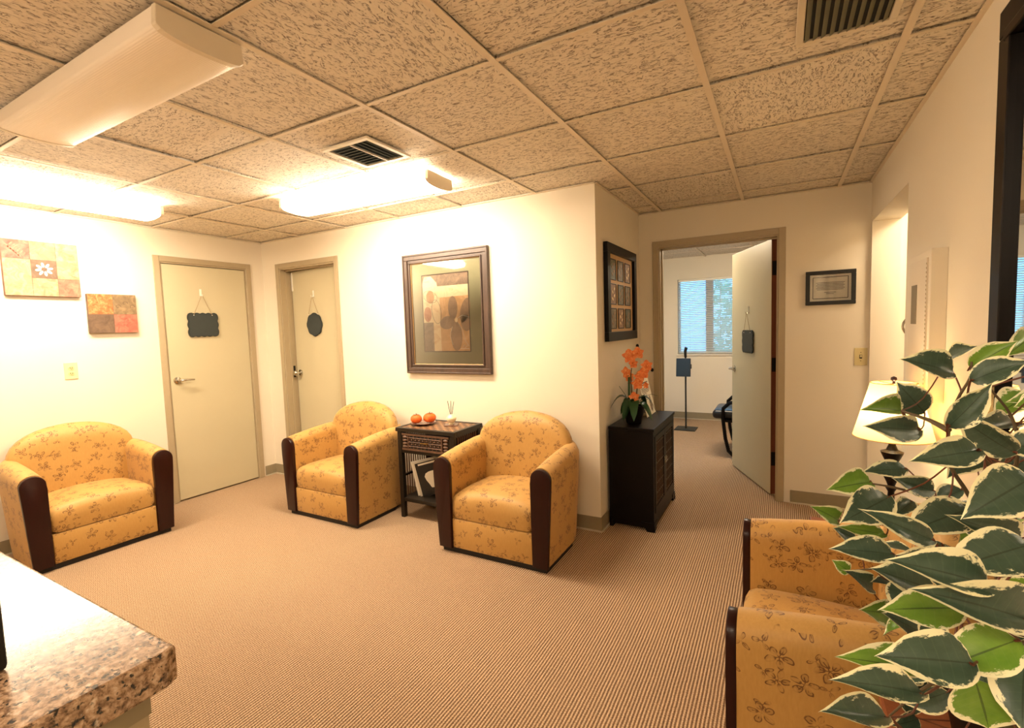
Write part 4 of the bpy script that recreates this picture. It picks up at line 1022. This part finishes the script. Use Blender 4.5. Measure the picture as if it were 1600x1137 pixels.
# door_2 leaf face
mt = Matrix.Translation((D2[1] - .016, YC + TW - .002, 0)) @ Matrix.Rotation(radians(176.6), 4, 'Z'); p = mt @ Vector((.40, .0445, 0))
chalk((p.x, p.y), radians(-3.4), .225, .22, 1.50, 1.775, 'round', 'black scalloped round chalkboard hanging on the ajar door', MWHITE, 'white hook holding the round chalkboard on the ajar door')
mt = Matrix.Translation((D3[1] - .008, YB + TW + .008, 0)) @ Matrix.Rotation(radians(113.6), 4, 'Z'); p = mt @ Vector((.44, .0445, 0))
chalk((p.x, p.y), radians(113.6 + 180), .22, .18, 1.22, 1.475, 'rect', 'small black chalkboard hanging on the wide open office door', MCHROME, 'chrome hook holding the small chalkboard on the open office door')

# electrical panel on the right wall
ep = thing('breaker_panel', 'cream wall-mounted electrical panel with grey label on the right wall', 'electrical panel', (XR, 2.55, 1.065))
boxp('box', (-.05, 0, -.172, .172, 0, .585), MW, ep, .002)
boxp('panel_door', (-.056, -.05, -.14, .14, .03, .555), MPANEL, ep, .001)
boxp('directory_label', (-.0575, -.056, .0, .09, .30, .46), plain('grey label', rgb(120, 108, 84), .5), ep)
m = MB()
for k in range(30): m.box(-.0575, -.0558, -.1415, -.1385, .05 + k * .0165, .057 + k * .0165)
put('hinge_slots', m, MCASE, ep)
# framed mirror at the right edge
mi = thing('wall_mirror', 'tall dark-framed mirror on the right wall at the photo edge', 'mirror', (XR, 1.30, .98))
m = MB()
Ym, Hm = .585, 1.24
for (y0, y1, z0, z1) in ((-Ym, Ym, Hm - .075, Hm), (-Ym, Ym, 0, .075), (-Ym, -Ym + .075, .075, Hm - .075), (Ym - .075, Ym, .075, Hm - .075)): m.box(-.022, -.001, y0, y1, z0, z1, bev=.004)
put('frame', m, MBLACKWOOD, mi)
m = MB()
for (y0, y1, z0, z1) in ((-Ym + .055, Ym - .055, Hm - .1, Hm - .07), (-Ym + .055, Ym - .055, .07, .1), (-Ym + .07, -Ym + .1, .1, Hm - .1), (Ym - .1, Ym - .07, .1, Hm - .1)): m.box(-.03, -.008, y0, y1, z0, z1, bev=.004)
put('inner_molding', m, MBLACKWOOD, mi)
boxp('mirror_glass', (-.012, -.006, -Ym + .09, Ym - .09, .09, Hm - .09), MMIRROR, mi)

# ---------------------------------------------------------------- ceiling fixtures and vents
def fixture(loc, rz, width, lens_mat, label):
    f = thing('ceiling_light', label, 'ceiling light', (loc[0], loc[1], H), rz)
    L = .61; w = width / 2
    def sec():
        pts = [(-w * .97, -.003), (-w, -.052), (-w * .985, -.057)]
        pts += [(-w * cos(a), -.057 - .019 * sin(a)) for a in [pi * q / 14 for q in range(2, 13)]]
        return pts + [(w * .985, -.057), (w, -.052), (w * .97, -.003)]
    s1 = sec()
    m = MB(); m.ring_loft([[Vector((x, y, z)) for y, z in s1] for x in (-L + .02, L - .02)], True, False)
    put('lens', m, lens_mat, f, smooth=True, angle=50)
    boxp('housing', (-L + .03, L - .03, -w * .6, w * .6, -.03, -.0005), MHOUS, f)
    for s in (-1, 1):
        x0, x1 = sorted((s * (L - .022), s * L))
        put('end_cap', MB().prism([(y * 1.02, z * 1.03) for y, z in s1], x0, x1, 'x', .003), MHOUS, f)
    return f
fixture((-2.10, .874, 0), 0, .245, MLENSOFF, 'unlit white wraparound ceiling light, nearest, at upper left')
fixture((-2.365, 2.33, 0), radians(3.2), .25, MLENS, 'brightly lit wraparound ceiling light in front of the centre wall')
fixture((-3.86, 1.225, 0), pi / 2, .25, MLENS, 'brightly lit wraparound ceiling light beside the left wall')
fixture((-1.9, -1.1, 0), 0, .31, MLENSR, 'unseen wraparound fill light added behind the camera over the reception')  # unseen fixture added as fill for the foreground
fixture((-.15, -1.1, 0), 0, .31, MLENSR, 'unseen wraparound fill light added behind the camera at right')  # second added fill fixture, on the plant side
fixture((1.02, 3.35, 0), pi / 2, .25, m_lens('passage lens', LENS_PASSAGE), 'unseen ceiling light added in the passage beyond the right wall opening')  # unseen fixture added to brighten the inside of the opening
fixture((-.6, 5.35, 0), 0, .31, MLENSO, 'lit ceiling light inside the office beyond the open door')
v = thing('air_vent', 'square white ceiling diffuser with dark blue-grey louvers near the lit fixture', 'vent', (-1.85, 1.878, H))
m = MB(); w = .155
for (x0, x1, y0, y1) in ((-w, w, w - .025, w), (-w, w, -w, -w + .025), (-w, -w + .025, -w + .025, w - .025), (w - .025, w, -w + .025, w - .025)): m.box(x0, x1, y0, y1, -.008, .003, bev=.002)
put('vent_frame', m, MWHITE, v); boxp('vent_back', (-w + .02, w - .02, -w + .02, w - .02, .0005, .003), MVENTD, v)
for k in range(9):
    y = -.115 + k * .0288
    put('louver', MB().box(-.125, .01, -.011, .011, -.0008, .0008, mtx=Matrix.Translation((0, y, -.004)) @ Matrix.Rotation(radians(28), 4, 'X')), MVENTL, v)
for k in range(4):
    x = .03 + k * .028
    put('louver', MB().box(-.011, .011, -.125, .125, -.0008, .0008, mtx=Matrix.Translation((x, 0, -.004)) @ Matrix.Rotation(radians(28), 4, 'Y')), MVENTL, v)
boxp('vent_divider', (.012, .018, -.128, .128, -.008, 0), MWHITE, v)
v = thing('air_vent', 'large return vent with long parallel louvers in the ceiling at upper right', 'vent', (.172, 1.76, H))
m = MB(); w, h = .135, .21
for (x0, x1, y0, y1) in ((-w, w, h - .022, h), (-w, w, -h, -h + .022), (-w, -w + .022, -h + .022, h - .022), (w - .022, w, -h + .022, h - .022)): m.box(x0, x1, y0, y1, -.007, .003, bev=.002)
put('vent_frame', m, MHOUS, v); boxp('vent_back', (-w + .02, w - .02, -h + .02, h - .02, .0008, .003), MVENTK, v)
for k in range(10):
    x = -.103 + k * .0229
    put('louver', MB().box(-.0075, .0075, -h + .022, h - .022, -.0007, .0007, mtx=Matrix.Translation((x, 0, -.004)) @ Matrix.Rotation(radians(-30), 4, 'Y')), MVENTG, v)

# ---------------------------------------------------------------- side table and lamp behind the right-hand chair
def small_table(x0, x1, y0, y1, z, label):
    t = thing('side_table', label, 'table', ((x0 + x1) / 2, (y0 + y1) / 2, 0)); hx, hy = (x1 - x0) / 2, (y1 - y0) / 2
    boxp('top', (-hx, hx, -hy, hy, z - .025, z), MBROWNWOOD, t, .005)
    boxp('apron', (-hx + .03, hx - .03, -hy + .03, hy - .03, z - .09, z - .0255), MBROWNWOOD, t)
    for sx in (-1, 1):
        for sy in (-1, 1): boxp('leg', (sx * (hx - .035) - .018, sx * (hx - .035) + .018, sy * (hy - .035) - .018, sy * (hy - .035) + .018, 0, z - .0255), MBROWNWOOD, t, .003)
    boxp('shelf', (-hx + .04, hx - .04, -hy + .04, hy - .04, .15, .168), MBROWNWOOD, t)
    return t
small_table(.13, .53, 2.25, 2.68, .45, 'reddish brown side table under the lamp behind the right armchair')
small_table(.20, .53, .93, 1.30, .555, 'dark red-brown table holding the variegated plant')
LX, LY, LZ = .392, 2.385, .4505
la = thing('table_lamp', 'lit table lamp with cream cone shade and dark turned base behind the plant', 'lamp', (LX, LY, LZ))
BPR = [(0, 0), (.07, 0), (.072, .008), (.06, .016), (.03, .028), (.018, .04), (.022, .055), (.015, .07), (.011, .13), (.013, .2), (.011, .25), (.019, .265), (.012, .275), (.017, .29), (.026, .31), (.022, .335), (.016, .36), (.036, .405), (.038, .412), (.02, .42), (.012, .44), (.010, .485), (0, .485)]
put('base', MB().lathe(BPR, 28), MBLACKWOOD, la, smooth=True)
put('shade', MB().lathe([(.131, .472), (.075, .688)], 48, cap=False), MSHADE, la, smooth=True)
m = MB(); m.tube([(.131 * cos(a), .131 * sin(a), .472) for a in [2 * pi * k / 40 for k in range(41)]], .0018, 6, False); m.tube([(.075 * cos(a), .075 * sin(a), .688) for a in [2 * pi * k / 40 for k in range(41)]], .0015, 6, False)
put('shade_trim', m, plain('shade trim', rgb(206, 160, 90), .6), la)
m = MB()
for k in range(3): m.tube([(0, 0, .683), (.075 * cos(k * 2.1), .075 * sin(k * 2.1), .687)], .0015, 5)
m.tube([(.0, .012, .485), (.0, .05, .55), (0, .045, .64), (0, 0, .685)], .0015, 5); put('harp', m, MBRASS, la)
put('finial', MB().lathe([(0, .683), (.006, .686), (.004, .692), (.011, .701), (.009, .71), (0, .714)], 16), MDARKWOOD, la, smooth=True)
bm_ = MB().sphere((0, 0, .57), .03, (1, 1, 1.25)); put('bulb', bm_, emit('lamp bulb glow', (1, .72, .38, 1), 62), la, smooth=True)

# ---------------------------------------------------------------- office furniture seen through the doorway
st = thing('sign_stand', 'black floor stand holding a dark rectangular board in the office', 'stand', (-1.085, 6.62, 0))
boxp('base_plate', (-.13, .13, -.13, .13, 0, .012), MBLACK, st, .002)
put('pole', MB().tube([(0, 0, .012), (0, 0, .98)], .011, 10), MBLACK, st, smooth=True)
m = MB().box(-.09, .09, -.012, .012, -.12, .12, bev=.006, mtx=Matrix.Translation((-.02, -.04, .82)) @ Matrix.Rotation(radians(-8), 4, 'X')); put('board', m, plain('dark slate board', rgb(30, 40, 50), .35), st)
put('clamp', MB().box(-.112, .075, -.02, .016, .80, .86, bev=.006), MBLACK, st)
put('top_bracket', MB().tube([(0, 0, .95), (.0, -.02, 1.03), (.015, -.03, 1.08)], [.016, .018, .02], 8), MBLACK, st, smooth=True)
oc2 = thing('office_chair', 'black leather bentwood lounge chair half hidden behind the open office door', 'chair', (-.20, 5.62, 0))
for s in (-1, 1):
    y = s * .27; pts = [(.35, y, .50), (.2, y, .565), (-.12, y, .585), (-.25, y, .57), (-.31, y, .51), (-.315, y, .42), (-.29, y, .2), (-.26, y, .07), (-.21, y, .02), (-.1, y, .018), (.3, y, .018)]
    put('side_frame', MB().tube(pts, .019, 8), MBLACKWOOD, oc2, smooth=True)
boxp('seat_rail', (-.30, .22, -.255, .255, .365, .39), MBLACKWOOD, oc2)
put('seat_cushion', MB().box(-.42, .25, -.25, .25, .39, .485, bev=.04, seg=4), MLEATHER, oc2, smooth=True)
put('back_cushion', MB().box(-.05, .05, -.25, .25, 0, .62, bev=.04, seg=4, mtx=Matrix.Translation((.26, 0, .45)) @ Matrix.Rotation(radians(18), 4, 'Y')), MLEATHER, oc2, smooth=True)
put('cross_bar', MB().tube([(.25, -.27, .018), (.25, .27, .018)], .016, 8), MBLACKWOOD, oc2)

# ---------------------------------------------------------------- reception counter at lower left
kc = thing('reception_counter', 'granite-look reception counter with taupe base at lower left', 'counter', (-.571, .258, 0))
o = [(-1.7, -1.6), (.0, -1.6), (.0, -.012), (-.006, 0), (-1.7, 0)]
m = MB().prism(o, 1.03, 1.07, 'z', .0035); put('countertop', m, MGRAN, kc, label='speckled brown laminate countertop')
boxp('base', (-1.68, -.03, -1.58, -.02, 0, 1.03), MCASE, kc)
boxp('trim_rail', (-1.681, -.028, -1.582, -.018, .995, 1.029), MBASEB, kc)
bx = thing('card_reader', 'black upright device standing on the counter at the left edge', 'device', (-.724, .146, 1.0705))
put('body', MB().box(-.035, .035, -.012, .012, 0, .085, bev=.005), MBLACK, bx, smooth=True)
put('screen', MB().box(-.029, .029, -.0128, -.0119, .018, .075), MSLOT, bx)

# ---------------------------------------------------------------- variegated plant at right
pt = thing('potted_plant', 'artificial variegated ficus with cream-edged leaves at the right of the photo', 'plant', (.375, 1.12, .5555))
P0 = Vector((.375, 1.12, .5555))
put('pot', MB().lathe([(0, 0), (.075, 0), (.08, .01), (.105, .15), (.11, .165), (.10, .165), (.095, .15), (0, .148)], 28), MBLACKWOOD, pt, smooth=True)
put('moss', MB().lathe([(.094, .148), (.06, .158), (0, .162)], 16, cap=False), plain('dry moss', rgb(90, 80, 50), .9, var=.5, scale=60), pt)
def smoothp(pts, sub=4):
    P = [Vector(p) for p in pts]; out = []
    for i in range(len(P) - 1):
        a = P[max(i - 1, 0)]; b = P[i]; c_ = P[i + 1]; d = P[min(i + 2, len(P) - 1)]
        for k in range(sub):
            t_ = k / sub; out.append(.5 * ((2 * b) + (c_ - a) * t_ + (2 * a - 5 * b + 4 * c_ - d) * t_ ** 2 + (3 * b - a - 3 * c_ + d) * t_ ** 3))
    out.append(P[-1]); return out
ROOT = Vector((.375, 1.12, .70))
samples = []
for bi, b in enumerate(BRANCH):
    pts = [Vector(p) for p in b]
    if bi not in (6, 7, 9): pts = [ROOT, (ROOT * .45 + pts[0] * .55) + Vector((.01, .0, -.01))] + pts
    sp_ = smoothp(pts); n = len(sp_)
    put('branch', MB().tube([p - P0 for p in sp_], [.0052 - .0038 * i / (n - 1) for i in range(n)], 7), MBARK, pt, smooth=True)
    samples += sp_
def leaf_mesh(seed):
    rr = random.Random(seed); m = MB(); uvl = m.bm.loops.layers.uv.new('UVMap'); nu = 12; rows = []
    fold = rr.uniform(.18, .42); droop = rr.uniform(.10, .30); tw = rr.uniform(-.25, .25); wob = rr.uniform(.02, .05)
    for i in range(nu + 1):
        t_ = i / nu; w = .5 * max(0, sin(pi * t_ ** .90)) ** .72 * (1 if t_ < .8 else 1 - .55 * ((t_ - .8) / .2) ** .6)
        w = max(w, .004); row = []
        for j in range(5):
            s = (j - 2) / 2; y = s * w; z = abs(y) * fold - droop * t_ * t_ + wob * sin(7 * t_ + 2 * s) * abs(s) + tw * y * t_
            row.append((m.bm.verts.new((t_, y, z)), (t_, .5 + s / 2)))
        rows.append(row)
    for a, b in zip(rows, rows[1:]):
        for j in range(4):
            q = [a[j], b[j], b[j + 1], a[j + 1]]; f = m.bm.faces.new([v_[0] for v_ in q])
            for lp, v_ in zip(f.loops, q): lp[uvl].uv = v_[1]
            f.smooth = True
    me = bpy.data.meshes.new('leaf'); m.bm.to_mesh(me); m.bm.free(); return me
LM = [[leaf_mesh(s) for s in range(5)] for _ in range(2)]
for q in (0, 1):
    for me in LM[q]: me.materials.append((MLEAFD, MLEAFL)[q])
for i, (bx_, by_, bz_, tx, ty, tz, nx_, ny_, nz_, w, ty_) in enumerate(LEAVES):
    B = Vector((bx_, by_, bz_)); T = Vector((tx, ty, tz)); X_ = (T - B); L = X_.length; X_.normalize(); Z_ = Vector((nx_, ny_, nz_)).normalized(); Y_ = Z_.cross(X_).normalized(); Z_ = X_.cross(Y_)
    o = bpy.data.objects.new('leaf', LM[int(ty_)][i % 5]); COL.objects.link(o); o.parent = pt
    o.matrix_local = Matrix.Translation(B - P0) @ Matrix((X_ * L, Y_ * w, Z_ * L)).transposed().to_4x4()
    near = min(samples, key=lambda p: (p - B).length)
    if (near - B).length < .3:
        mid = (near + B) / 2 + Vector((0, 0, -.08 * (near - B).length)) - X_ * .1 * (near - B).length
        pp = smoothp([near, mid, B, B + X_ * L * .06], 3); put('leaf_stalk', MB().tube([p - P0 for p in pp], .0013, 5), MSTEM, pt, smooth=True)
